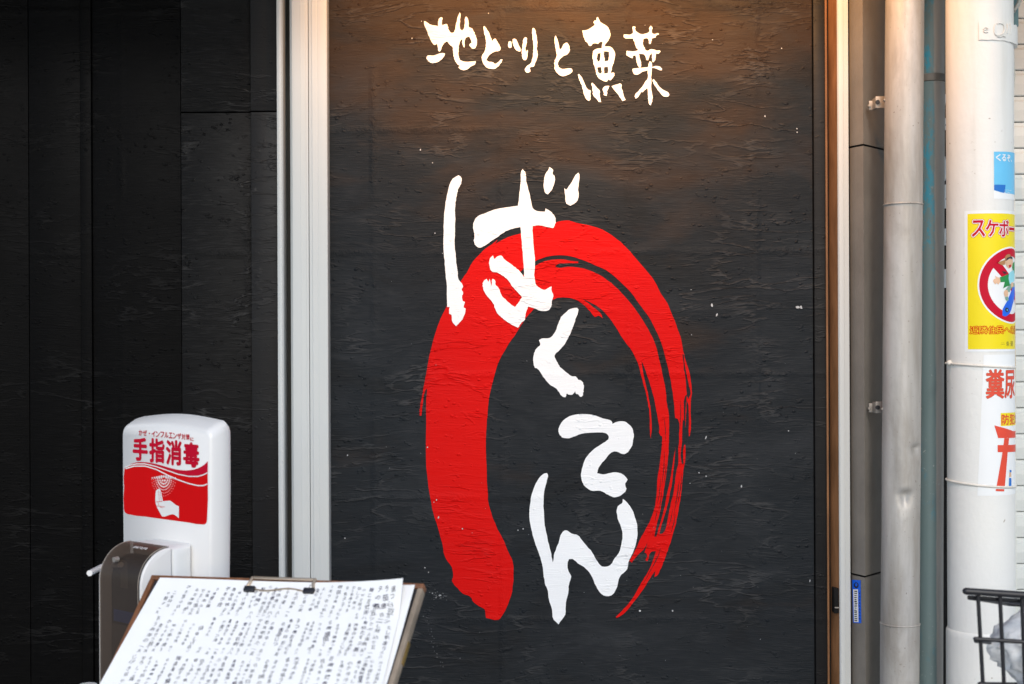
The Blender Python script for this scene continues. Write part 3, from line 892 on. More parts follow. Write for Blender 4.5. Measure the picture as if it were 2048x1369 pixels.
# ---- grey-brown cover with a ridge towards the street
du = thing('conduit_cover', 'grey-brown metal corner cover in stacked sections behind the thick drainpipe', 'cover', (wx(1730), 0, 0))
ax, mx_, bx_ = wx(1701, 684.5, -.02), wx(1728.5, 684.5, -.06), wx(1800, 684.5, .04)
plan = [(ax, .06), (ax, -.022), (mx_, -.058), (bx_, .06)]
inner = [(ax + .003, .055), (ax + .003, -.018), (mx_, -.053), (bx_ - .004, .055)]
zc = [0, at(1720, 1153, -.05).z, at(1720, 291, -.05).z, ZT]
for i in range(3):
    prism_z('cover_section', M['duct'], du, plan, zc[i] + (.002 if i else 0), zc[i + 1] - .002, .0012)
prism_z('cover_core', M['joint'], du, inner, .002, ZT - .003)
adopt(du)

# blue label on the cover's near face
lb = thing('cover_label', 'small vertical blue label with white writing strip on the grey-brown cover', 'label', (wx(1712), -.04, at(1712, 1200, -.04).z))
d2 = Vector((mx_ - ax, -.058 + .022, 0)).normalized()
nrm = Vector((d2.y, -d2.x, 0))
LO = Vector((ax, -.022, 0))
def lab(px, py, o=.0006):
    t = (px - 1701) / 27.5
    p = LO + d2 * (t * (Vector((mx_ - ax, -.036, 0)).length)) + nrm * o
    p.z = at(px, py, p.y).z
    return p
def labpoly(name, m, loops, o, holes=(), par=None):
    vs, fs = fill2d(loops, holes)
    return mesh_obj(name, sheet_bm(vs, fs, lambda x, y: lab(x, y, o)), m, par or lb)
labpoly('label_sheet', M['label_blue'], [[(1702, 1160), (1720, 1161), (1721, 1247), (1704, 1246)]], .0006)
labpoly('writing_strip', M['poster_white'], [[(1704.5, 1179), (1714.5, 1179.5), (1715.5, 1245), (1706, 1244.5)]], .0010)
c0 = [(1711 + 5 * math.cos(t), 1171 + 6 * math.sin(t)) for t in [2 * math.pi * i / 14 for i in range(14)]]
c1 = [(1711 + 2.6 * math.cos(t), 1170 + 3.4 * math.sin(t)) for t in [2 * math.pi * i / 14 for i in range(14)]]
labpoly('label_mark', M['print_black'], [c0], .0010, [c1])
wr = []
for i in range(15):
    y = 1182 + i * 4.2
    wr += [[(1707 + rnd.uniform(0, 2), y), (1712 + rnd.uniform(0, 2), y + rnd.uniform(-1.2, 2.2)), (1712, y + 2.2), (1707, y + 1.0 + rnd.uniform(0, 1))]]
for i in range(9):
    wr += [[(1717.4, 1186 + i * 6.3), (1719, 1186 + i * 6.3), (1719.2, 1189 + i * 6.3), (1717.6, 1189 + i * 6.3)]]
labpoly('label_writing', M['print_black'], wr, .0014)
adopt(lb)

# ---- drainpipes
def pipe_mesh(p0, p1, r, nz, dents=(), n=56, seams=()):
    bm = bmesh.new()
    L = (p1 - p0)
    rows = []
    for j in range(nz + 1):
        t = j / nz
        c = p0 + L * t
        row = []
        for k in range(n):
            a = 2 * math.pi * k / n
            rr = r * (1 + .004 * math.sin(t * 21 + 2 * a))
            for (dz, da, wz, wa, dep, skew) in dents:
                u = (c.z - dz) / wz
                w = ((a - da + math.pi) % (2 * math.pi) - math.pi) / wa
                if skew:
                    # a creased dent: sharp above, fading below
                    f = math.exp(-w * w) * (math.exp(-(u * 3.2) ** 2) if u > 0 else math.exp(-(u * .8) ** 2))
                else:
                    f = math.exp(-w * w - u * u)
                rr -= dep * f
            row.append(bm.verts.new((c.x + rr * math.cos(a), c.y + rr * math.sin(a), c.z)))
        rows.append(row)
    for j in range(nz):
        for k in range(n):
            bm.faces.new((rows[j][k], rows[j][(k + 1) % n], rows[j + 1][(k + 1) % n], rows[j + 1][k]))
    return bm

dp = thing('drainpipe', 'thick pale grey drainpipe with two dents, left of the darker stained pipe', 'pipe', (wx(1802), -.125, 0))
YP = -.125
a_, b_ = at(1809.5, 0, YP), at(1800, 1250, YP)
sl = (a_ - b_) / (a_.z - b_.z)
def pax(z):
    return b_ + sl * (z - b_.z)
RP = .0362
cuts = [0, at(1800, 1247, YP).z, at(1806, 410, YP).z, ZT]
ang_front = math.atan2(-1, -.26)
dents = [(at(1805, 985, YP).z, math.radians(268), .020, .34, .0105, True), (at(1820, 893, YP).z, math.radians(308), .013, .30, .0085, True),
         (at(1785, 960, YP).z, math.radians(225), .05, .5, .003, False)]
for i in range(3):
    z0, z1 = cuts[i], cuts[i + 1]
    bm = pipe_mesh(pax(z0), pax(z1), RP + (.0006 if i == 0 else 0), max(8, int((z1 - z0) / (.004 if i == 1 else .05))), dents if i == 1 else ())
    mesh_obj('pipe_section', bm, M['pipe'], dp, 60)
for i in (1, 2):
    ring = [pax(cuts[i]) + Vector((math.cos(t), math.sin(t), 0)) * (RP + .0004) for t in [2 * math.pi * k / 48 for k in range(48)]]
    tube('joint_ring', M['pipe'], dp, ring, .0016, 8, True)
for py in (211, 815):
    zc_ = at(1750, py, -.06).z
    x0_, x1_ = wx(1728, py, -.055), wx(1775, py, -.11)
    bm = bmesh.new()
    bm_box(bm, wx(1734, py, -.05), wx(1752, py, -.06), -.066, -.062, zc_ - .010, zc_ + .008, .0008)
    bm_box(bm, wx(1746, py, -.07), wx(1774, py, -.09), -.090, -.0865, zc_ - .0105, zc_ + .0125, .0008)
    bm_box(bm, wx(1746, py, -.07), wx(1746, py, -.07) + .004, -.0864, -.0625, zc_ - .010, zc_ + .011, .0008)
    br_ = mesh_obj('bracket', bm, M['steel'], dp, 35)
    bm = bmesh.new()
    bmesh.ops.create_cone(bm, cap_ends=True, segments=14, radius1=.0042, radius2=.0042, depth=.003, matrix=Matrix.Translation((wx(1755, py, -.09), -.0908, zc_ + .001)) @ Matrix.Rotation(R(90), 4, 'X'))
    mesh_obj('bolt', M['rubber'] and bm, M['rubber'], br_, 40)
    bm = bmesh.new()
    bmesh.ops.create_cone(bm, cap_ends=True, segments=8, radius1=.0028, radius2=.0022, depth=.003, matrix=Matrix.Translation((wx(1738, py, -.066), -.0675, zc_ - .002)) @ Matrix.Rotation(R(90), 4, 'X'))
    mesh_obj('bolt', bm, M['steel'], br_, 40)
    ring = [pax(zc_) + Vector((math.cos(t), math.sin(t), 0)) * (RP + .0004) for t in [math.pi * (.0 + k / 24) for k in range(25)]]
    tube('clamp_strap', M['steel'], br_, ring, .0022, 6)
adopt(dp)

sp_ = thing('stained_pipe', 'dull dark pipe with teal paint stains, between thick drainpipe and white column', 'pipe', (wx(1865, 684.5, -.05), -.05, 0))
YS = -.055
def sax(z):
    t0, t1 = at(1864, 0, YS), at(1860, 1369, YS)
    return t1 + (t0 - t1) * ((z - t1.z) / (t0.z - t1.z))
zj = at(1866, 158, YS).z
mesh_obj('pipe_section', pipe_mesh(sax(0), sax(zj - .007), .0248, 30), M['teal_pipe'], sp_, 60)
mesh_obj('pipe_section', pipe_mesh(sax(zj + .007), sax(ZT), .0245, 10), M['teal_pipe'], sp_, 60)
bm = bmesh.new()
bm_tube(bm, [sax(zj - .008), sax(zj - .007), sax(zj + .006), sax(zj + .007)], lambda t: 
        .0250 if t in (0, 1) else .0268, 40)
bmesh.ops.recalc_face_normals(bm, faces=bm.faces)
mesh_obj('coupling', bm, M['duct'], sp_, 40)
adopt(sp_)

# ---- what lies behind the pipes
rw = thing('rear_wall', 'dark rear wall seen in the black gap behind the pipes', 'wall', (.85, .12, 0))
box('wall_panel', M['rear'], rw, X_J1 - .02, wx(2029, 684, .10) - .052, .10, .22, 0, ZT)
adopt(rw)
bm = bmesh.new()
zz = at(1892, 165, .05).z
x_ = wx(1890.5, 500, .05)
while zz > at(1892, 560, .05).z:
    h = rnd.uniform(.012, .05)
    if rnd.random() < .72:
        pts = []
        nseg = 5
        lft = [(x_ - .004 + rnd.uniform(-.001, .001), zz - h * i / nseg) for i in range(nseg + 1)]
        rgt = [(x_ + rnd.uniform(.0005, .006), zz - h * i / nseg) for i in range(nseg + 1)][::-1]
        f1 = [bm.verts.new((a, .05, b)) for a, b in lft + rgt]
        f = bm.faces.new(f1)
        e = bmesh.ops.extrude_face_region(bm, geom=[f])
        for v in e['geom']:
            if isinstance(v, bmesh.types.BMVert):
                v.co.y += .006
    zz -= h + rnd.uniform(.004, .02)
bmesh.ops.recalc_face_normals(bm, faces=bm.faces)
bm_box(bm, x_ - .012, x_ - .0045, .046, .10, at(1892, 600, .05).z, at(1892, 140, .05).z)
tag(mesh_obj('sealing_strip', bm, M['poster_white']), 'ragged torn white sealing strip in the gap left of the white column', 'strip')

# ---- white round column
YC = -.16
RC = .0612
colm = thing('white_column', 'round white-painted steel column with posters on it, right of the pipes', 'column', (wx(1961, 684.5, YC), YC, 0))
XC = wx(1961, 684.5, YC)
def cax(z):
    t0, t1 = at(1958.5, 0, YC), at(1963, 1369, YC)
    return t1 + (t0 - t1) * ((z - t1.z) / (t0.z - t1.z))
zbase = at(1930, 1270, YC - RC).z
mesh_obj('shaft', pipe_mesh(cax(zbase - .01), cax(ZT), RC, 60, n=96), M['column'], colm, 60)
bm = bmesh.new()
prof = [(0, RC + .0030), (zbase - .012, RC + .0030), (zbase - .004, RC + .0026), (zbase, RC + .0006), (zbase + .001, RC - .001)]
rows = [[bm.verts.new((cax(z).x + r_ * math.cos(t), cax(z).y + r_ * math.sin(t), z)) for t in [2 * math.pi * k / 96 for k in range(96)]] for z, r_ in prof]
for j in range(len(rows) - 1):
    for k in range(96):
        bm.faces.new((rows[j][k], rows[j][(k + 1) % 96], rows[j + 1][(k + 1) % 96], rows[j + 1][k]))
bmesh.ops.recalc_face_normals(bm, faces=bm.faces)
mesh_obj('base_sleeve', bm, M['column'], colm, 50)

# direction from the axis towards the camera; angles on the shaft are measured from it
AC = math.atan2(CAM.y - YC, CAM.x - XC)
def cyl(s, z, o=0.0):
    """s: metres of arc to the right of the line facing the camera"""
    a = AC + s / RC
    c = cax(z)
    return Vector((c.x + (RC + o) * math.cos(a), c.y + (RC + o) * math.sin(a), z))
def col_sz(px, py):
    """photo point -> (arc, height) on the shaft"""
    u = max(-.999, min(.999, (px - 1960) / 64.8))
    a = math.asin(u)
    s = a * RC
    return s, at(px, py, YC - RC * math.cos(a) * .95).z
def colpoly(name, m, par, loops_px, o, holes_px=(), sz=False):
    cv = (lambda L: L) if sz else (lambda L: [col_sz(*p) for p in L])
    vs, fs = fill2d([cv(L) for L in loops_px], [cv(L) for L in holes_px])
    return colmesh(name, m, par, vs, fs, o)
def colmesh(name, m, par, vs, fs, o):
    if len(vs[0]) == 2:
        vs = [(x, y, 0.0) for x, y in vs]
    lo, hi = min(v[0] for v in vs), max(v[0] for v in vs)
    bm = sheet_bm(vs, fs, lambda x, y, h=0: cyl(x, y, o + h), cut=(0, math.floor(lo / .003) * .003, hi, .003))
    return mesh_obj(name, bm, m, par, 60)
for py, tilt in ((728, .004), (968, -.004)):
    z0 = at(1960, py + 4, YC - RC).z
    pts = []
    for k in range(64):
        a = 2 * math.pi * k / 64
        p = cyl(a * RC, z0 + (tilt if py < 800 else -tilt * .2) * math.sin(-a) + (0 if py < 800 else .004 * math.sin(-a)), .0014)
        pts.append(p)
    st = tube('cable_tie', M['tie'], colm, pts, .0021, 8, True)
    if py < 800:
        bm = bmesh.new()
        bmesh.ops.create_uvsphere(bm, u_segments=12, v_segments=8, radius=.0052, matrix=Matrix.Translation(at(1899, 726, YC - .012)))
        mesh_obj('tie_head', bm, M['tie'], st, 60)
# painted-over band clamp near the top
z1_, z0_ = at(1990, 42, YC - RC).z, at(1990, 80, YC - RC).z
s0_ = col_sz(1959, 60)[0]
bm = bmesh.new()
NS = 22
s1_ = RC * R(112)
grid = []
for i in range(NS + 1):
    s = s0_ + (s1_ - s0_) * i / NS
    t = i / NS
    bulge = .0022 + (.0075 * max(0, (t - .45) / .55) ** 1.3)
    rowv = []
    for j, (dz, oo) in enumerate([(0, -.0005), (0, bulge), (.5, bulge + .0004), (1, bulge), (1, -.0005)]):
        wob = .0012 * math.sin(i * 1.7) * (1 if dz == 1 else .4)
        rowv.append(bm.verts.new(cyl(s, z0_ + (z1_ - z0_) * dz + wob - (.003 * t), oo)))
    grid.append(rowv)
for i in range(NS):
    for j in range(4):
        bm.faces.new((grid[i][j], grid[i + 1][j], grid[i + 1][j + 1], grid[i][j + 1]))
bm.faces.new(grid[0])
bm.faces.new(grid[-1][::-1])
bmesh.ops.recalc_face_normals(bm, faces=bm.faces)
band = mesh_obj('band_clamp', bm, M['column'], colm, 40)
def emboss(loop):
    pts = [cyl(*col_sz(px, py), .0035) for px, py in loop]
    return pts
bm = bmesh.new()
for L in ([(1967,60),(1969,57),(1973,57),(1976,59),(1975,61),(1968,62),(1968,65),(1971,67),(1975,66)],
          [(1988,52),(1986,58),(1986,66),(1988,73),(1994,75),(2001,72),(2004,66),(2004,58),(2001,52),(1996,50),(1991,51)],
          [(1991,76),(1996,78),(2002,76),(2006,78)], [(2009,52),(2010,62),(2009,72)], [(2014,52),(2016,62),(2014,74)]):
    bm_tube(bm, emboss(L), .0011, 6)
mesh_obj('embossed_mark', bm, M['column'], band, 60)
adopt(colm)

# posters on the column --------------------------------------------------
def px_rect(x0, y0, x1, y1, smax=None):
    L = [col_sz(x0, y0), col_sz(x0, y1)]
    zt_, zb_ = L[0][1], L[1][1]
    s1 = smax if smax is not None else col_sz(x1, y0)[0]
    return [L[0], L[1], (s1, zb_), (s1, zt_)]
S90 = RC * R(118)
yp = thing('yellow_poster', 'yellow skateboarding ban poster with red prohibition circle wrapped round the white column', 'poster', cyl(.04, 1.5))
colpoly('poster_sheet', M['poster_white'], yp, [px_rect(1931, 422, 0, 704, S90)], .0005, sz=True)
colpoly('yellow_field', M['yellow'], yp, [px_rect(1937, 428, 0, 699, S90 - .004)], .0007, sz=True)
def coltext(name, m, par, chars, o, off, base):
    """chars: (character, (s0, s1, z0, z1))"""
    vs, fs = merge([glyph_in(c, b, 0.0) for c, b in chars])
    if off:
        vs, fs = fatten(vs, fs, off)
    return colmesh(name, m, par, vs, fs, o)
zt1, zb1 = at(1990, 441, YC - RC).z, at(1990, 473, YC - RC).z
s_a = col_sz(1945.5, 460)[0]
wc = .0245
TT = []
for i, ch in enumerate('スケボー'):
    a = s_a + i * wc
    b = (a, a + wc * .9, zb1, zt1) if ch != 'ー' else (a, a + wc * .9, (zb1 + zt1) / 2 - .0022, (zb1 + zt1) / 2 + .0022)
    TT.append((ch, b))
coltext('title_outline', M['poster_red'], yp, TT, .0008, .0030, 0)
coltext('title_halo', M['poster_white'], yp, TT, .0010, .0022, 0)
coltext('title_lettering', M['poster_red'], yp, TT, .0012, .0007, 0)
zt2, zb2 = at(1980, 653, YC - RC).z, at(1980, 668, YC - RC).z
s_b = col_sz(1941, 660)[0]
TT = []
w2 = .0160
for i, ch in enumerate('近隣住民への迷惑'):
    a = s_b + i * w2
    kz = (0, 0) if ch not in 'へ' else (.003, -.003)
    TT.append((ch, (a, a + w2 * .88, zb2 + kz[0], zt2 + kz[1])))
coltext('caption_outline', M['print_red'], yp, TT, .0008, .0013, 0)
coltext('caption_lettering', M['yellow'], yp, TT, .0010, 0, 0)
zt3, zb3 = at(2005, 683, YC - RC).z, at(2005, 693, YC - RC).z
s_c = col_sz(1997, 688)[0]
coltext('small_print', M['print_gray'], yp, [(ch, (s_c + i * .0125, s_c + i * .0125 + .0095, zb3 + (.003 if ch == '二' else 0), zt3 - (.003 if ch == '二' else 0))) for i, ch in enumerate('二条通')], .0010, 0.0, 0.0)
CCs, CCz = RC * R(62.5), at(2015, 571.5, YC - RC * .5).z
def circ(r_, n=48):
    return [(CCs + r_ * math.cos(2 * math.pi * i / n), CCz + r_ * math.sin(2 * math.pi * i / n)) for i in range(n)]
colpoly('sign_disc', M['poster_white'], yp, [circ(.0715)], .0008, sz=True)
ca = math.cos(R(45))
barp = [(CCs - .056 * ca - .006, CCz + .056 * ca - .006), (CCs - .056 * ca + .006, CCz + .056 * ca + .006), (CCs + .056 * ca + .006, CCz - .056 * ca + .006), (CCs + .056 * ca - .006, CCz - .056 * ca - .006)]
vr, fr_ = fill2d([circ(.0685)], [circ(.0535)])
colmesh('ban_ring', M['poster_red'], yp, vr, fr_, .0010)
colpoly('ban_bar', M['poster_red'], yp, [barp], .0010, sz=True)
ZP, KP = (1900, 460), .19
def fig(name, m, pts, o, k=2):
    return colpoly(name, m, yp, [smooth_loop(zoomed(ZP, KP, pts), k)], o)
fig('skateboard', M['label_blue'], [(600,690),(625,620),(648,560),(649,700),(625,800),(600,880),(560,914),(528,905),(530,840),(565,770)], .0012)
fig('wheel', M['print_black'], [(560,822),(580,825),(590,845),(582,865),(565,868),(553,848)], .0014)
fig('wheel', M['sky_blue'], [(568,838),(578,840),(580,852),(570,856)], .0016)
fig('shorts', M['print_sage'], [(548,655),(580,605),(630,560),(646,570),(646,600),(612,622),(600,660)], .0013)
fig('leg', M['skin'], [(548,645),(575,635),(585,665),(580,705),(556,712),(543,680)], .0014)
fig('leg', M['skin'], [(612,560),(634,555),(636,600),(612,610)], .0014)
fig('sock', M['print_sage'], [(553,710),(580,705),(590,740),(575,756),(560,740)], .0014)
fig('jacket', M['print_green'], [(505,502),(545,490),(590,470),(600,470),(605,590),(570,600),(535,622),(552,552),(510,556)], .0013)
fig('jacket', M['print_green'], [(630,360),(649,340),(649,470),(632,440)], .0013)
fig('shirt', M['print_cyan'], [(592,462),(640,430),(645,540),(600,580)], .0014)
fig('hand', M['skin'], [(440,548),(448,520),(466,515),(458,486),(478,500),(502,508),(508,548),(490,580),(470,562),(462,578)], .0014)
fig('face', M['skin'], [(556,345),(580,320),(628,312),(630,370),(612,400),(590,415),(566,385)], .0014)
fig('mouth', M['poster_red'], [(588,380),(612,370),(610,398),(595,405)], .0016)
fig('hair', M['print_black'], [(558,335),(575,300),(600,285),(625,292),(628,318),(600,308),(575,325)], .0015)
fig('cap', M['print_brown'], [(484,350),(520,332),(552,322),(556,285),(585,262),(608,270),(606,292),(575,300),(558,335),(552,372),(520,374)], .0016)
fig('scarf', M['print_black'], [(525,440),(560,448),(575,462),(545,468)], .0014)
adopt(yp)

bp_t = thing('blue_sticker', 'small sky-blue sticker with white lettering, uppermost on the white column', 'sticker', cyl(.05, 1.78))
colpoly('sticker_sheet', M['poster_white'], bp_t, [px_rect(1985.5, 304.5, 0, 399, RC * R(104))], .0005, sz=True)
e1 = [(1986, 305), (1986, 382), (1992, 384), (2000, 387), (2010, 389), (2018, 390)]
L = [col_sz(*p) for p in e1] + [(RC * R(100), col_sz(2018, 391)[1]), (RC * R(100), col_sz(2018, 306)[1])]
colpoly('blue_field', M['sky_blue'], bp_t, [L], .0007, sz=True)
e2 = [(1986, 371), (1986, 381.5), (1992, 383.5), (2000, 386.5), (2006, 388), (2007, 372), (1995, 371)]
colpoly('wave_band', M['deep_blue'], bp_t, [[col_sz(*p) for p in e2]], .0009, sz=True)
s_d = col_sz(1989.5, 315)[0]
zt4, zb4 = at(2000, 308.5, YC - RC).z, at(2000, 322, YC - RC).z
wd = .0125
coltext('sticker_lettering', M['poster_white'], bp_t, [(ch, (s_d + i * wd, s_d + i * wd + (.010 if ch != '、' else .003), zb4, zt4 if ch != '、' else zb4 + .004)) for i, ch in enumerate('くるぞ、')], .0009, .0003, 0.0)
coltext('small_print', M['poster_white'], bp_t, [(ch, (RC * R(44) + i * .0032, RC * R(44) + i * .0032 + .0022, zb4 - .0545 - .0042 * j, zb4 - .0525 - .0042 * j)) for j in range(2) for i, ch in enumerate('二〇二五年四月' if j == 0 else '一三日開幕')], .0009, 0.0, 0.0)
adopt(bp_t)

wp = thing('white_poster', 'white notice with vermilion shrine gate and red characters, lowest on the white column', 'poster', cyl(.04, 1.2))
L = [col_sz(1966, 710), col_sz(1960, 850), col_sz(1953.5, 992), (S90, col_sz(1980, 990)[1]), (S90, col_sz(1980, 709)[1])]
colpoly('poster_sheet', M['poster_white'], wp, [L], .0005, sz=True)
zt5, zb5 = at(1990, 740, YC - RC).z, at(1990, 797, YC - RC).z
s_e = col_sz(1970.5, 760)[0]
TT = [('糞', (s_e, s_e + .0345, zb5, zt5)), ('尿', (s_e + .0365, s_e + .071, zb5, zt5 - .002))]
coltext('title_outline', M['print_gray'], wp, TT, .0007, .0013, 0)
coltext('title_lettering', M['torii_red'], wp, TT, .0009, .0009, 0)
L = px_rect(1997, 826, 0, 852, RC * R(112))
colpoly('yellow_box', M['yellow'], wp, [L], .0007, sz=True)
s_f = col_sz(1998.5, 840)[0]
zt6, zb6 = at(2005, 829, YC - RC * .7).z, at(2005, 849, YC - RC * .7).z
coltext('box_lettering', M['torii_red'], wp, [(ch, (s_f + i * .0205, s_f + i * .0205 + .018, zb6, zt6)) for i, ch in enumerate('防犯カ')], .0009, .0005, .0)
ZW, KW = (1900, 700), .2191
def gate(pts):
    return [col_sz(*p) for p in zoomed(ZW, KW, pts)]
sm = RC * R(100)
g1 = gate([(388,688),(545,737)]) + [(sm, gate([(550,742)])[0][1]), (sm, gate([(550,801)])[0][1])] + gate([(420,803)])
g2 = gate([(415,866)]) + [(sm, gate([(545,866)])[0][1]), (sm, gate([(545,931)])[0][1])] + gate([(415,931)])
g3 = gate([(472,802),(512,802),(500,935),(488,1080),(475,1241),(405,1241),(430,1090),(455,935)])
g4 = gate([(400,1266),(470,1266),(468,1286),(397,1286)])
colpoly('gate_picture', M['torii_red'], wp, [g1, g2, g3, g4], .0009, sz=True)
colpoly('guard_picture', M['deep_blue'], wp, [gate([(512,1160),(530,1165),(530,1235),(508,1235)]), gate([(515,1090),(530,1090),(530,1110),(515,1112)])], .0011, sz=True)
colpoly('guard_picture', M['skin'], wp, [gate([(514,1113),(528,1111),(530,1150),(510,1155)])], .0010, sz=True)
adopt(wp)

# ---- shutter right of the column
shx = thing('roller_shutter', 'pale green-grey roller shutter with horizontal slats behind the white column', 'shutter', (1.4, .1, 0))
YSH = .10
pitch = 52.0 / 2840 * (YSH + 2.84)
ztop = at(2035, 36, YSH).z
x0s, x1s = wx(2029, 684, YSH), 1.75
me_s = None
k = -7
while True:
    zt_ = ztop - k * pitch
    if zt_ - pitch < 0.0:
        break
    if me_s is None:
        bm = bmesh.new()
        pf = [(.012, -pitch), (.004, -pitch), (0.0015, -pitch + .002), (-.001, -pitch * .55), (0.0005, -.012), (.0045, -.0075), (.0055, -.0015), (.012, -.0008)]
        lo = [bm.verts.new((x0s, YSH + y, z)) for y, z in pf]
        hi = [bm.verts.new((x1s, YSH + y, z)) for y, z in pf]
        for i in range(len(pf)):
            bm.faces.new((lo[i], hi[i], hi[(i + 1) % len(pf)], lo[(i + 1) % len(pf)]))
        bm.faces.new(lo[::-1]); bm.faces.new(hi)
        bmesh.ops.recalc_face_normals(bm, faces=bm.faces)
        o = mesh_obj('slat', bm, M['shutter'], shx)
        o.data.transform(Matrix.Translation(-shx.location))
        me_s = o.data
    else:
        o = bpy.data.objects.new('slat', me_s)
        COL.objects.link(o)
        o.parent = shx
    o.location = (0, 0, zt_)
    k += 1
for nm, m, x0, x1, y0, y1 in (('backing', M['joint'], x0s - .05, x1s, YSH + .014, YSH + .05), ('guide_rail', M['rail'], wx(2014, 684, YSH - .03), wx(2031.5, 684, YSH - .02), YSH - .022, YSH + .013)):
    bm = bmesh.new()
    bm_box(bm, x0, x1, y0, y1, 0, ZT if nm == 'backing' else at(2020, 330, YSH).z, .002 if nm == 'guide_rail' else 0)
    bmesh.ops.translate(bm, verts=bm.verts, vec=-shx.location)
    mesh_obj(nm, bm, m, shx, 35)

# ---- cord and strap at the top of the column's right side
cdt = thing('cord_loop', 'grubby pale cord loop hanging beside the top of the white column', 'cord', at(2036, 10, -.02))
tube('cord', M['cord'], cdt, [at(2030, -60, -.06), at(2041, -20, -.06), at(2041, -4, -.06), at(2036, 10, -.06), at(2029, 19, -.06), at(2027, 23, -.05)], .0042, 8)
tube('cord', M['cord'], cdt, [at(2025, 84, -.05), at(2026.5, 100, -.05), at(2027.5, 130, -.05), at(2029, 150, -.05), at(2027, 175, -.05)], .0020, 8)
bm = bmesh.new()
bm_box(bm, wx(2027, 40, -.03), wx(2036.5, 40, -.03), -.032, -.029, at(2030, 54, -.03).z, at(2030, -40, -.03).z, .0008)
mesh_obj('strap', bm, M['teal_strap'], cdt, 35)
adopt(cdt)

# ---- eave overhead with a warm downlight (both above the picture)
PE = .60
ev = thing('eave', 'dark shop eave above the lettered wall', 'eave', (0, -.2, 2.5))
box('soffit_board', M['soffit'], ev, -2.6, 1.75, -PE, .25, ZT + .001, ZT + .10)
adopt(ev)
def downlight(x, aim, watt, where, wide=84):
    LP = Vector((x, -.44, ZT - .06))
    d = (Vector((aim, 0, 2.09)) - LP).normalized()
    dl = thing('downlight', 'small dark swivel spotlight under the eave, ' + where, 'lamp', LP, 'spotlights under the eave')
    bm = bmesh.new()
    bm_tube(bm, [LP - d * .030 + Vector((0, 0, .0)), Vector((x, -.44, ZT + .0005))], .006, 10)
    mesh_obj('bracket', bm, M['dark_metal'], dl, 40)
    bm = bmesh.new()
    n_ = 24
    qt = d.to_track_quat('Z', 'Y')
    prof_ = [(.024, .010), (.0245, -.030), (.012, -.040), (.0115, -.0385), (.0235, -.029), (.023, .010)]
    rows = [[bm.verts.new(LP + qt @ Vector((r_ * math.cos(2 * math.pi * k / n_), r_ * math.sin(2 * math.pi * k / n_), z))) for k in range(n_)] for r_, z in prof_]
    for j in range(len(rows)):
        for k in range(n_):
            bm.faces.new((rows[j][k], rows[j][(k + 1) % n_], rows[(j + 1) % len(rows)][(k + 1) % n_], rows[(j + 1) % len(rows)][k]))
    bmesh.ops.recalc_face_normals(bm, faces=bm.faces)
    mesh_obj('lamp_shade', bm, M['dark_metal'], dl, 40)
    adopt(dl)
    ld = bpy.data.lights.new('downlight_bulb', 'SPOT')
    ld.energy = watt
    ld.color = (1.0, .49, .18)
    ld.spot_size = R(wide)
    ld.spot_blend = 1.0
    ld.shadow_soft_size = .02
    lo_ = bpy.data.objects.new('downlight_bulb', ld)
    lo_.location = LP + d * .016
    lo_.rotation_euler = (-d).to_track_quat('Z', 'Y').to_euler()
    COL.objects.link(lo_)
for args in ((-.20, -.14, 19, 'nearest the ivory frame', 84), (.16, .14, 27, 'middle one of the three', 84), (.50, .52, 20, 'nearest the drainpipe', 124)):
    downlight(*args)

# ------------------------------------------------------------------ sanitiser stand
TH = R(40)
TX = Vector((math.cos(TH), -math.sin(TH), 0))       # along the sign face, to the right
TN = Vector((-math.sin(TH), -math.cos(TH), 0))      # out of the sign face
O_S = at(243, 1050, -.39)                           # a point on the left edge of the face
O_S.z = 0
def face_xy(px, py, d=0.0):
    """photo point -> (along, height) on the plane d in front of the sign face"""
    r = ray(px, py)
    t = ((O_S + TN * d) - CAM).dot(TN) / r.dot(TN)
    p = CAM + r * t
    return (p - O_S).dot(TX), p.z
def sp(x, z, d=0.0):
    return O_S + TX * x + TN * d + Vector((0, 0, z))

ss = thing('sanitiser_stand', 'white hand sanitiser stand with red sign board and smoked dispenser', 'sanitiser stand', sp(.1, 0, .0))
XL, ZTL = face_xy(243, 862)
XR, ZTR = face_xy(421, 880)
XB = face_xy(412, 1120)[0]
ZMID = face_xy(330, 846)[1]
ZSH = face_xy(247, 856)[1]
# board: outline of the face, front edge rounded
top = []
Wd = XR - XL
rc = .016
def outline(inset=0.0):
    pts = []
    zb = .72
    x0, x1 = XL + inset, XR - inset
    zs_ = face_xy(421, 872)[1] - .006 - inset
    zs2 = face_xy(243, 858)[1] - .006 - inset
    zs_ = ZMID - .0075 - inset
    r_ = rc - inset * .3
    pts.append((x0 + .004, zb))
    pts.append((x0, zs_ - .10))
    for i in range(7):
        a = math.pi - math.pi / 2 * i / 6 * .97
        pts.append((x0 + r_ + r_ * math.cos(a), zs_ - r_ + r_ * math.sin(a)))
    for i in range(1, 10):
        t = i / 10
        x = x0 + r_ + (Wd - 2 * inset - 2 * r_) * t
        pts.append((x, zs_ + .0065 * math.sin(math.pi * t)))
    for i in range(7):
        a = math.pi / 2 * (1 - i / 6 * 1.0) * .97 + 0
        a = math.pi / 2 * .97 * (1 - i / 6) + .0
        pts.append((x1 - r_ + r_ * math.cos(a), zs_ - r_ + r_ * math.sin(a)))
    pts.append((x1, zs_ - .10))
    pts.append((x1 - .012, zb))
    return pts
bm = bmesh.new()
levels = [(.0045, -.044, .014), (0.0, -.036, .0145), (-.001, -.022, .010), (0.0, -.006, .002), (.0014, -.002, .0005), (.004, 0.0, 0.0)]
zk = ZMID - .11
rows = [[bm.verts.new(sp(x, z + (up_ * (z - zk) / .11 if z > zk else 0), d)) for x, z in outline(ins)] for ins, d, up_ in levels]
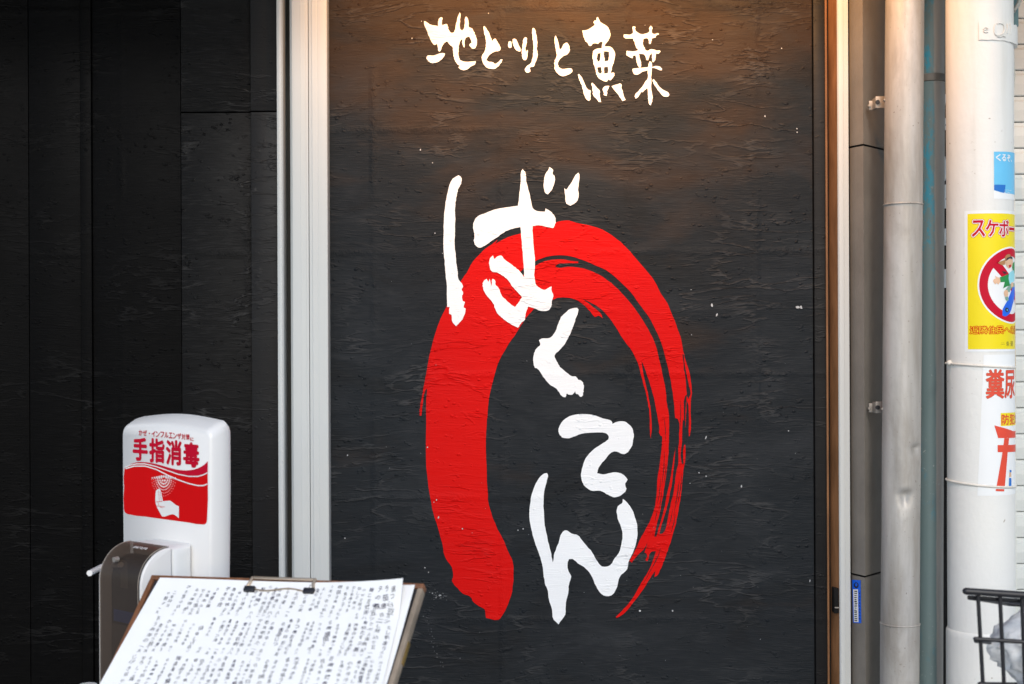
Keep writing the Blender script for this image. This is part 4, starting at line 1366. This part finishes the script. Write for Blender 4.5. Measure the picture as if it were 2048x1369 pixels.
n_ = len(rows[0])
for j in range(len(rows) - 1):
    for k in range(n_):
        bm.faces.new((rows[j][k], rows[j][(k + 1) % n_], rows[j + 1][(k + 1) % n_], rows[j + 1][k]))
bm.faces.new(rows[-1])
bm.faces.new(rows[0][::-1])
bmesh.ops.recalc_face_normals(bm, faces=bm.faces)
board = mesh_obj('sign_board', bm, M['white_plastic'], ss, 40)

ZB1, KB1 = (160, 800), 400 / 1825
ZB2, KB2 = (230, 840), 200 / 1711
def face_loop(L, zr=ZB1, kr=KB1, d=0.0):
    return [face_xy(px, py, d) for px, py in zoomed(zr, kr, L)]
def faceshape(name, m, loops, d, holes=(), par=None):
    vs, fs = fill2d(loops, holes)
    return mesh_obj(name, sheet_bm(vs, fs, lambda x, y: sp(x, y, d)), m, par or board)
wave_top = [(410,625),(440,602),(490,578),(560,568),(640,575),(720,592),(800,615),(880,636),(960,645),(1040,637),(1100,615),(1140,590),(1168,562)]
redL = wave_top + [(1167,700),(1161,1095),(1152,1128),(1125,1138),(1000,1121),(800,1094),(600,1066),(445,1045),(415,1030),(403,1000),(405,800)]
faceshape('red_print', M['print_red'], [smooth_loop(face_loop(redL), 2)], .0005)
low = [(1168,668),(1130,688),(1080,702),(1000,702),(900,682),(800,647),(700,612),(600,588),(520,588),(460,600),(412,622)]
faceshape('red_print', M['print_crimson'], [smooth_loop(face_loop(wave_top + low), 2)], .0008)
def ribbon(pts, w):
    up_, dn = [], []
    for i, p in enumerate(pts):
        a = Vector(pts[max(i - 1, 0)]); b = Vector(pts[min(i + 1, len(pts) - 1)])
        t = (b - a).normalized()
        n = Vector((-t.y, t.x))
        up_.append((p[0] + n.x * w, p[1] + n.y * w)); dn.append((p[0] - n.x * w, p[1] - n.y * w))
    return up_ + dn[::-1]
l1 = [(415,617),(460,597),(520,585),(600,585),(700,609),(800,644),(900,679),(1000,699),(1080,699),(1130,685),(1168,665)]
l2 = [(420,628),(500,605),(600,605),(700,635),(800,685),(900,730),(1000,765),(1080,783),(1130,783),(1168,768)]
faceshape('white_print', M['print_white'], [ribbon(face_loop(l1), .0009), ribbon(face_loop(l2), .0010)], .0011)
hand = [(700,830),(715,815),(735,815),(746,840),(756,890),(763,925),(800,922),(825,920),(850,935),(880,960),(908,972),(907,1080),(870,1050),(840,1045),(800,1058),(755,1065),(735,1030),(710,985),(695,940),(693,890)]
faceshape('hand_picture', M['print_white'], [smooth_loop(face_loop(hand), 2)], .0012)
fl = [ribbon(face_loop(L), .0004) for L in ([(722,830),(728,880),(730,930)], [(738,835),(745,885),(748,930)], [(697,932),(725,930),(760,926)], [(720,935),(724,970)], [(700,968),(740,972),(780,978)], [(735,978),(760,985)])]
faceshape('hand_lines', M['print_red'], fl, .0014)
dots = []
def dot(px, py, r_):
    return [(px + r_ * math.cos(2 * math.pi * i / 9), py + r_ * 1.25 * math.sin(2 * math.pi * i / 9)) for i in range(9)]
for j, (rad, n, sz) in enumerate([(0, 1, 11), (38, 4, 10), (68, 9, 8.5), (98, 17, 7), (128, 19, 5), (160, 19, 3.6), (190, 17, 2.8)]):
    for i in range(n):
        a = math.pi * (.04 + .92 * (i / (n - 1) if n > 1 else .5))
        px, py = 770 + rad * .58 * math.cos(a), 700 + rad * .90 * math.sin(a) + (6 if j else 0)
        dots.append(face_loop(dot(px, py, sz * .80)))
for i in range(-5, 6):
    if i:
        dots.append(face_loop(dot(770 + i * 21, 697 + abs(i) * 3.2, 11 - abs(i) * 1.1)))
vs_, fs_ = merge([fill2d([d_]) for d_ in dots])
mesh_obj('spray_picture', sheet_bm(vs_, fs_, lambda x, y: sp(x, y, .0013)), M['print_white'], board)
def face_text(name, m, items, d, off, base=0.0, par=None):
    """items: (char, quad box in photo points of one zoom)"""
    vs, fs = fatten(*merge([glyph_in(c, b, 0.0) for c, b in items]), off)
    return mesh_obj(name, sheet_bm(vs, fs, lambda x, y, h=0: sp(x, y, d + h)), m, par or board)
def fbox(x0, x1, y0, y1):
    """photo box -> face box (mean over the sloping corners)"""
    mid = face_xy((x0 + x1) / 2, (y0 + y1) / 2)
    a = face_xy(x0, (y0 + y1) / 2)[0]; b = face_xy(x1, (y0 + y1) / 2)[0]
    t = face_xy((x0 + x1) / 2, y0)[1]; u = face_xy((x0 + x1) / 2, y1)[1]
    return (a, b, u, t)
its = []
for ch, b in zip('手指消毒', [(318,555,320,690),(600,845,335,722),(885,1135,362,765),(1180,1440,402,800)]):
    (x0, y0), (x1, y1) = zoomed(ZB2, KB2, [(b[0], b[2]), (b[1], b[3])])
    its.append((ch, fbox(x0, x1, y0, y1)))
face_text('sign_lettering', M['print_crimson'], its, .0007, .0016, 0)
its = []
line = 'かぜ・インフルエンザ対策に'
xs0, xs1 = 410, 1290
wi = (xs1 - xs0) / 12
for i, ch in enumerate(line):
    x0 = xs0 + i * wi * 1.0
    yo = 172 + (x0 - 410) * .093
    if ch == 'に':
        bx0, bx1, by0, by1 = 1295, 1350, 305, 362
    elif ch == '・':
        bx0, bx1, by0, by1 = x0 + wi * .38, x0 + wi * .62, yo + 38, yo + 58
    else:
        bx0, bx1, by0, by1 = x0 + 3, x0 + wi * .90, yo, yo + 95
    (x0_, y0_), (x1_, y1_) = zoomed(ZB2, KB2, [(bx0, by0), (bx1, by1)])
    its.append((ch, fbox(x0_, x1_, y0_, y1_)))
face_text('sign_lettering', M['print_crimson'], its, .0007, .00022, 0)
# the small dark chip on the top rim
bm = bmesh.new()
zc_ = outline(0)
xm = (XL + XR) / 2 - .004
zm = max(z for x, z in zc_)
for (a, b, c) in ((-.003, -.022, .0035), (.001, -.014, .0035), (-.005, -.030, .0025)):
    bm_box(bm, -.0001, .0001, -.0001, .0001, 0, .0001)
    vs = bm.verts[-8:]
    p = sp(xm + a, zm + .0002, b)
    for v in vs:
        v.co = p + Vector((math.copysign(c, v.co.x) * (.7), math.copysign(c * .8, v.co.y), .0006 if v.co.z > .00005 else -.0012))
mesh_obj('chip_mark', bm, M['duct'], board)

# dispenser
DF = .106                                    # how far its front stands out from the sign
dxl, dxr = face_xy(196, 1250, DF)[0], face_xy(281, 1250, DF)[0]
dzt = face_xy(300, 1083, .03)[1]
dzb = .735
def dprof(d0, inset=0.0, nn=10, rad=.056):
    """side outline (depth, z) from the back bottom over the top to the front bottom"""
    pts = [(d0, dzb + inset), (d0, dzt - inset)]
    for i in range(nn + 1):
        a = math.pi / 2 * (1 - i / nn)
        pts.append((DF - inset - rad + rad * math.cos(a), dzt - inset - rad + rad * math.sin(a)))
    pts.append((DF - inset, dzb + inset))
    return pts
def extr(name, m, prof, x0, x1, bevel, par=None):
    bm = bmesh.new()
    a = [bm.verts.new(sp(x0, z, d)) for d, z in prof]
    b = [bm.verts.new(sp(x1, z, d)) for d, z in prof]
    fa = bm.faces.new(a); fb = bm.faces.new(b[::-1])
    for i in range(len(prof)):
        bm.faces.new((a[i], a[(i + 1) % len(prof)], b[(i + 1) % len(prof)], b[i]))
    bmesh.ops.recalc_face_normals(bm, faces=bm.faces)
    if bevel:
        bmesh.ops.bevel(bm, geom=list(fa.edges) + list(fb.edges), offset=bevel, segments=3, affect='EDGES', profile=.5)
    return mesh_obj(name, bm, m, par or ss, 40)
# back body, white, with a rounded top
bb = [(.0006, dzb + .004), (.0006, dzt - .001)]
for i in range(7):
    a = math.pi / 2 * (1 - i / 6)
    bb.append((.046 - .012 + .012 * math.cos(a), dzt - .001 - .012 + .012 * math.sin(a)))
bb = [(.0006, dzb + .004), (.0006, dzt - .001), (.0455, dzt - .001), (.0455, dzb + .004)]
extr('dispenser_back', M['pale_plastic'], bb, dxl + .002, dxr - .001, .014)
sideR = dprof(.0465, .0015)
extr('side_shell', M['white_plastic'], sideR, dxr - .006, dxr, .002)
extr('side_shell', M['white_plastic'], sideR, dxl, dxl + .006, .002)
# smoked front cover: an open skin over the front and top
bm = bmesh.new()
pr = dprof(.0465, 0.0)[1:]
pi_ = dprof(.0465, .0022)[1:]
xa, xb = dxl + .0065, dxr - .0065
A = [bm.verts.new(sp(xa, z, d)) for d, z in pr]; B = [bm.verts.new(sp(xb, z, d)) for d, z in pr]
for i in range(len(pr) - 1):
    bm.faces.new((A[i], A[i + 1], B[i + 1], B[i]))
bmesh.ops.recalc_face_normals(bm, faces=bm.faces)
cover = mesh_obj('front_cover', bm, M['smoked'], ss, 40)
# rim of the cover, a thin pale line at its edges
for xx in (xa - .0006, xb + .0006):
    tube('cover_rim', M['rim'], cover, [sp(xx, z, d + .0003) for d, z in pr], .0006, 6)
# what shows through: a darker chassis, bottle, blue band and mechanism
box_prof = dprof(.0465, .020, 6, .036)
extr('chassis', M['board_black'], box_prof, dxl + .007, dxr - .007, .003)
bm = bmesh.new()
c_ = sp((xa + xb) / 2 - .012, 0, DF - .019)
def inner_plate(name, m, x0, x1, z0, z1, d, par=None):
    bm = bmesh.new()
    vs = [bm.verts.new(sp(x, z, d)) for x, z in ((x0, z0), (x1, z0), (x1, z1), (x0, z1))]
    bm.faces.new(vs)
    return mesh_obj(name, bm, m, par or cover)
bm.free()
zz1 = face_xy(240, 1228, DF)[1]; zz2 = face_xy(240, 1252, DF)[1]
inner_plate('bottle_label', M['label_blue'], xa + .010, xb - .028, zz2, zz1, DF - .0185)
zz3 = face_xy(240, 1300, DF)[1]
inner_plate('bottle_label', M['duct'], xa + .004, xb - .020, zz3 - .06, zz2 - .004, DF - .0188)
inner_plate('pump_plate', M['duct'], xa + .030, xa + .050, face_xy(230, 1180, DF)[1], face_xy(230, 1125, DF)[1], DF - .0182)
# nozzle slot and spout
xs_, zs_ = face_xy(226, 1131, DF)
box_ = [sp(xs_ + .002, zs_ + .011, DF - .004)]
bm = bmesh.new()
bmesh.ops.create_cone(bm, cap_ends=True, segments=16, radius1=.0048, radius2=.0042, depth=.008, matrix=Matrix.Translation(sp(xs_ + .002, zs_ + .009, DF - .004)) @ TN.to_track_quat('Z', 'Y').to_matrix().to_4x4())
mesh_obj('nozzle_stud', bm, M['steel'], cover, 40)
p0 = sp(xs_ + .004, zs_, DF - .012)
tip = CAM + ray(179, 1147) * 2.31
elbow = CAM + ray(207, 1132.5) * 2.375
e1_ = p0.lerp(elbow, .85); e2_ = elbow.lerp(tip, .12)
tube('spout', M['white_plastic'], cover, [p0, e1_, elbow, e2_, tip], .0048, 14)
# maker's mark: small pale letters on the top of the cover
import_mark = 'saraya'
vs, fs = [], []
for i, ch in enumerate(import_mark):
    gx0 = .030 + i * .0062
    hgt = {'s': .0058, 'a': .0058, 'r': .0058, 'y': .0075}[ch]
    v, f = glyph_in(ch, (gx0, gx0 + .0050, -.0017 if ch == 'y' else 0, hgt - (.0017 if ch == 'y' else 0)), .02, .02)
    b = len(vs); vs += v; fs += [tuple(i_ + b for i_ in t) for t in f]
def mark3(x, y):
    rad = .0564
    a = R(66) + y / rad
    return sp(xa + .012 + x, dzt - .056 + rad * math.sin(a), DF - .056 + rad * math.cos(a))
mesh_obj('maker_mark', sheet_bm(vs, fs, mark3), M['print_white'], cover)
# post, tray and foot
tube('post', M['steel'], ss, [sp(.11, .012, -.03), sp(.11, .80, -.03)], .016, 20)
bm = bmesh.new()
bm_box(bm, -.16, .16, -.14, .14, 0.0, .012, .004)
bmesh.ops.rotate(bm, verts=bm.verts, matrix=Matrix.Rotation(-TH, 3, 'Z'))
bmesh.ops.translate(bm, verts=bm.verts, vec=sp(.11, 0, .02))
mesh_obj('foot', bm, M['steel'], ss, 35)
tc_ = CAM + ray(176, 1383) * 2.26
bm = bmesh.new()
bmesh.ops.create_cone(bm, cap_ends=True, segments=24, radius1=.012, radius2=.014, depth=.022, matrix=Matrix.Translation(tc_))
bm_tube(bm, [tc_ + Vector((0, 0, -.004)), sp(dxl + .03, dzb + .006, .05)], .006, 8)
mesh_obj('drip_tray', bm, M['white_plastic'], ss, 40)
adopt(ss)

# ------------------------------------------------------------------ menu stand
th, ph, rho = R(20.2317), R(44.837), R(-1.7953)
WB, DB, TB = .4563, .345, .014
T0 = Vector((math.cos(th), -math.sin(th), 0))
NH = Vector((-math.sin(th), -math.cos(th), 0))
D0 = Vector((0, 0, -math.cos(ph))) + NH * math.sin(ph)
BT = T0 * math.cos(rho) + D0 * math.sin(rho)
BD = D0 * math.cos(rho) - T0 * math.sin(rho)
BN = BD.cross(BT).normalized()
if BN.dot(CAM - at(303, 1150, -.64)) < 0:
    BN = -BN
BO = at(303, 1150, -.64)
def bp3(u, v, h=0.0):
    return BO + BT * u + BD * v + BN * h
def b_uv(px, py, h=0.0):
    r = ray(px, py)
    t = ((BO + BN * h) - CAM).dot(BN) / r.dot(BN)
    p = CAM + r * t - BO
    return p.dot(BT), p.dot(BD)
ms = thing('menu_stand', 'slanted menu board with brown wooden rim in front of the ivory frame', 'menu stand', bp3(WB / 2, DB / 2) * 1.0)
ms.location.z = 0
def slab(name, m, u0, u1, v0, v1, h0, h1, bevel=.0012, par=None, mats=None):
    bm = bmesh.new()
    vs = bm_box(bm, u0, u1, v0, v1, h0, h1, bevel)
    for v in bm.verts:
        v.co = bp3(v.co.x, v.co.y, v.co.z)
    bmesh.ops.recalc_face_normals(bm, faces=bm.faces)
    return mesh_obj(name, bm, m, par or ms, 35)
RW = .008
slab('back_panel', M['board_black'], RW * .5, WB - RW * .5, RW * .5, DB - RW * .5, -TB + .004, -.004, .0)
slab('rim_bar', M['wood'], 0, WB, 0, RW, -TB, 0)
slab('rim_bar', M['wood'], 0, WB, DB - RW, DB, -TB, 0)
slab('rim_bar', M['wood'], 0, RW, RW + .0003, DB - RW - .0003, -TB, 0)
rb = slab('rim_bar', M['wood_side'], WB - RW, WB, RW + .0003, DB - RW - .0003, -TB, 0)
rb['label'] = 'worn paler right-hand rim bar with brass strip'
lu0 = b_uv(808, 1278)[1]; lu1 = b_uv(793, 1322)[1]
slab('brass_strip', M['brass'], WB + .0001, WB + .0012, lu0, lu1, -.013, -.006, .0, rb)
# clip
cu0, cv0 = b_uv(500, 1158, .008)
cu1, cv1 = b_uv(629, 1166, .008)
bm = bmesh.new()
vs = bm_box(bm, cu0, cu1, .0015, .0058, .004, .0072, .0012)
for v in bm.verts:
    v.co = bp3(v.co.x, v.co.y, v.co.z)
bmesh.ops.recalc_face_normals(bm, faces=bm.faces)
clip = mesh_obj('clip', bm, M['chrome'], ms, 35)
for uu in (cu0 + .002, cu1 - .002):
    sgn = 1 if uu < (cu0 + cu1) / 2 else -1
    tube('clip_arm', M['chrome'], clip, [bp3(uu, .004, .006), bp3(uu, .013, .0075), bp3(uu - sgn * .003, .021, .006)], .0024, 8)
    slab('clip_foot', M['rubber'], min(uu - sgn * .006, uu + sgn * .012), max(uu - sgn * .006, uu + sgn * .012), .020, .029, .003, .0095, .0015, clip)
wv = [bp3(cu0 + .008 + (cu1 - cu0 - .016) * i / 16, .0225 + .003 * math.sin(i / 16 * math.pi * 2.2) + .002 * (i / 16), .0058) for i in range(17)]
tube('clip_wire', M['chrome'], clip, wv, .0011, 6)
# legs
leg_top = bp3(WB * .5, DB * .55, -TB)
tube('post', M['dark_metal'], ms, [Vector((leg_top.x, leg_top.y, .012)), leg_top], .014, 16)
bm = bmesh.new()
bm_box(bm, leg_top.x - .17, leg_top.x + .17, leg_top.y - .14, leg_top.y + .14, .0005, .013, .004)
mesh_obj('foot', bm, M['dark_metal'], ms, 35)
adopt(ms)

def paper_sheet(name, label, corners, lift, mat, h0, seed):
    """corners in board (u, v): TL, TR, BR, BL; lift(u, v) gives the height above the rim"""
    bm = bmesh.new()
    NU, NV = 46, 36
    rows = []
    TL, TR, BR, BL = [Vector(c) for c in corners]
    for j in range(NV + 1):
        t = j / NV
        row = []
        for i in range(NU + 1):
            s = i / NU
            a = TL.lerp(TR, s); b = BL.lerp(BR, s)
            p = a.lerp(b, t)
            row.append(bm.verts.new(bp3(p.x, p.y, h0 + lift(s, t))))
        rows.append(row)
    for j in range(NV):
        for i in range(NU):
            bm.faces.new((rows[j][i], rows[j + 1][i], rows[j + 1][i + 1], rows[j][i + 1]))
    o = mesh_obj(name, bm, mat, None, 60)
    tag(o, label, 'paper', 'menu sheets clipped to the board')
    return o
def lift_top(s, t):
    c = max(0, s - .62) / .38
    up = .016 * c ** 2 * max(0, 1 - t * 3.2 * 1.62) ** 1.4
    crease = .0012 * (math.exp(-((t - .207) / .008) ** 2) + math.exp(-((t - .407) / .008) ** 2))
    wob = .0012 * (math.sin(s * 9 + 1) * math.sin(t * 5 + .4) + 1)
    dip = -.0012 * math.exp(-((s - .55) / .2) ** 2) * max(0, 1 - t * 6)
    return .0022 + up + crease + wob + dip
def lift_low(s, t):
    c = max(0, s - .7) / .3
    return .0008 + .004 * c ** 2 * max(0, 1 - t * 3)
tl = b_uv(318, 1151.5); 
cornL = [b_uv(325, 1163), b_uv(832, 1174), b_uv(764, 1402), b_uv(190, 1392)]
cornT = [b_uv(323, 1160), (b_uv(815, 1173)[0], b_uv(813, 1174)[1]), b_uv(760, 1405), b_uv(190, 1394)]
GROW = 1.62
for C_ in (cornL, cornT):
    for i_, j_ in ((3, 0), (2, 1)):
        a_, b_ = Vector(C_[j_]), Vector(C_[i_])
        C_[i_] = tuple(a_ + (b_ - a_) * GROW)
top_sheet = paper_sheet('menu_sheet', 'upper handwritten white menu sheet with its top right corner curling up', cornT, lift_top, M['paper'], .0018, 2)

paper_sheet('menu_sheet', 'lower white menu sheet, its right edge showing beneath the upper sheet', cornL, lift_low, M['paper'], .0, 1)

# handwriting, in upright columns read from the right
TLv, TRv, BRv, BLv = [Vector(c) for c in cornT]
def on_sheet(s, t, h=.0005):
    a = TLv.lerp(TRv, s); b = BLv.lerp(BRv, s)
    p = a.lerp(b, t)
    return bp3(p.x, p.y, .0018 + lift_top(s, t) + h)
POOL = 'かつおのたたき刺身造り天ぷら焼魚大根おろしサラダ豚角煮玉子とり唐揚げ冷奴枝豆ポテト塩辛きのこ茄子田楽海老牛すじ煮込み盛合せ本日鯛'
hw = random.Random(5)
dark, pale = [], []
def write(s, t, size, ch, store, off):
    vs, fs, (a, b, c, d) = glyph(ch, off)
    k = size
    sh = hw.uniform(-.12, .12)
    rt = hw.uniform(-.30, .30)
    sx, sy = k * hw.uniform(.6, 1.15), k * hw.uniform(.7, 1.15)
    out = []
    for x, y in vs:
        x, y = (x - (a + b) / 2), (y - (c + d) / 2)
        x += y * sh + .03 * math.sin(y * 7 + rt * 20)
        x, y = x * math.cos(rt) - y * math.sin(rt), x * math.sin(rt) + y * math.cos(rt)
        out.append((s + x * sx / SW, t - y * sy / SH))
    store.append((out, fs))
SW = (TRv - TLv).length
SH = (BLv - TLv).length
rowsT = [(a_ / GROW, b_ / GROW) for a_, b_ in ((.040, .315), (.345, .640), (.665, .985), (1.02, 1.29), (1.32, 1.58))]
for ri, (ta, tb) in enumerate(rowsT):
    s = .965 if ri == 0 else .975
    while s > .055 + .012 * ri:
        size = hw.uniform(.0060, .0086)
        if ri == 0 and s > .9:
            size = .0115
        st, off = (dark, .004) if hw.random() < .45 else (pale, -.004)
        t = ta + (hw.uniform(0, .045) + (.03 if ri == 0 and s < .45 else 0) + (hw.uniform(0, .05) if s < .3 else 0)) / GROW
        n = hw.randint(5, 12)
        for i in range(n):
            if t > tb - .05 / GROW:
                break
            write(s + hw.uniform(-.002, .002), t, size, hw.choice(POOL), st, off)
            t += size * hw.uniform(.95, 1.35) / SH
            s += hw.uniform(-.0015, .0010)
        if hw.random() < .8:
            tp = tb + (-.035 + hw.uniform(-.015, .01)) / GROW
            for ch in hw.choice(['一五', '六八', '四二', '五ツ', '七五']):
                write(s + hw.uniform(-.002, .002) - .004, tp, size * .85, ch, pale, 0)
                tp += size * .9 / SH
        s -= hw.choice([.021, .024, .027, .030, .038]) * (1.15 if s < .3 else 1)
for store, m, h in ((dark, M['ink'], .0005), (pale, M['ink_pale'], .0006)):
    vs, fs = merge(store)
    o = mesh_obj('handwriting', sheet_bm(vs, fs, lambda x, y: on_sheet(x, y, h)), m, top_sheet)
    o['kind'] = 'stuff'

# ------------------------------------------------------------------ wire basket with a bag
YK = -.80
bk = thing('wire_basket', 'black coated wire basket standing in front of the white column', 'basket', at(2120, 1300, YK))
bk.location.z = 0
def bpnt(px, py, dy=0.0):
    return at(px, py, YK + dy)
GX, GZ = Vector((1, -.0, 0)), Vector((0, 0, 1))
r0 = bpnt(1932, 1183)
ux = (bpnt(2048, 1190.5) - bpnt(1932, 1183)).normalized()          # along the front
uy = Vector((.42, .907, 0))                                           # to the rear
LBk, DBk, HB = .36, .24, .215
def kp(a, b, c):
    """a along the front, b to the rear, c down; sides draw in towards the floor of the basket"""
    kx = .058 * c
    return r0 + ux * (a * (1 - .0 * c) + kx * (1 - 2 * a / LBk)) + uy * b * (1 - .10 * c / HB) + Vector((0, 0, -c - .20 * b))
def rimloop(c, ins=0.0):
    return [kp(ins, ins, c), kp(LBk - ins, ins, c), kp(LBk - ins, DBk - ins, c), kp(ins, DBk - ins, c)]
def capped(name, a, b, r_, par=None):
    d = (b - a).normalized()
    pts = [a - d * r_ * .95, a - d * r_ * .7, a, b, b + d * r_ * .7, b + d * r_ * .95]
    bm = bmesh.new()
    bm_tube(bm, pts, lambda t: r_ if .3 < t < .7 else (r_ * .72 if .1 < t < .9 else r_ * .3), 14)
    bmesh.ops.recalc_face_normals(bm, faces=bm.faces)
    return mesh_obj(name, bm, M['wire'], par or bk, 60)
capped('rim_tube', kp(0, 0, 0), kp(LBk, 0, 0), .0052)
lowr = [kp(.001, .012, .0085), kp(LBk, .012, .0085), kp(LBk, DBk, .0085), kp(.035, DBk, .0085)]
tube('rim_wire', M['wire'], bk, lowr, .0032, 10, True)
capped('girdle_wire', kp(.0095, -.0022, .0675), kp(LBk - .008, -.0022, .0675), .0031)
tube('girdle_wire', M['wire'], bk, [kp(.009, .004, .071), kp(.03, DBk, .071), kp(LBk - .01, DBk, .071), kp(LBk - .008, .004, .071)], .0026, 8)
zbt = .132
for i in range(9):
    a = .0165 + i * .0318
    if a < LBk - .01:
        tube('upright_wire', M['wire'], bk, [kp(a, .0035, .002), kp(a, .0035, zbt)], .0029, 10)
        if i > 0:
            tube('upright_wire', M['wire'], bk, [kp(a + .028, DBk + .0035, .007), kp(a + .028, DBk + .0035, zbt)], .0029, 10)
for j in range(1, 6):
    b = j * DBk / 6
    tube('upright_wire', M['wire'], bk, [kp(LBk + .002, b, .007), kp(LBk + .002, b, zbt)], .0029, 10)
capped('bottom_wire', kp(.012, 0, zbt), kp(LBk - .012, 0, zbt), .0032)
tube('bottom_wire', M['wire'], bk, [kp(.012, .002, zbt), kp(.04, DBk, zbt), kp(LBk - .012, DBk, zbt), kp(LBk - .012, .002, zbt)], .0030, 8)
for i in range(1, 8):
    tube('floor_wire', M['wire'], bk, [kp(.04 * i + .012, 0, zbt + .003), kp(.04 * i + .02, DBk, zbt + .003)], .0022, 8)
cx_ = kp(LBk * .5, DBk * .5, zbt + .004)
tube('stem', M['dark_metal'], bk, [Vector((cx_.x, cx_.y, .012)), cx_], .014, 14)
bm = bmesh.new()
bm_box(bm, cx_.x - .16, cx_.x + .16, cx_.y - .13, cx_.y + .13, .0006, .013, .004)
mesh_obj('foot', bm, M['dark_metal'], bk, 35)
adopt(bk)

# crumpled bag lying in the basket
bm = bmesh.new()
bmesh.ops.create_icosphere(bm, subdivisions=5, radius=1)
bc = kp(.128, DBk * .46, .066)
for v in bm.verts:
    d = v.co.copy()
    n1 = mnoise.noise(d * 1.7 + Vector((3, 1, 7)))
    n2 = abs(mnoise.noise(d * 3.1 + Vector((1, 9, 2))))
    n3 = abs(mnoise.noise(Vector((d.x * 6 + d.z * 5, d.y * 8, d.z * 4 - d.x * 2))))
    r_ = 1.06 + .22 * n1 - .26 * n2 - .20 * n3
    p = Vector((d.x * .100, d.y * .074, d.z * .080)) * r_
    if p.z > .02:
        p.x *= 1 - (p.z - .02) * 3.2
        p.x += (p.z - .02) * .55
    p.z = max(p.z, -.066 + .004 * n1)
    v.co = bc + p
tag(mesh_obj('plastic_bag', bm, M['bag'], None, 80), 'crumpled translucent white plastic bag lying in the black wire basket', 'bag')
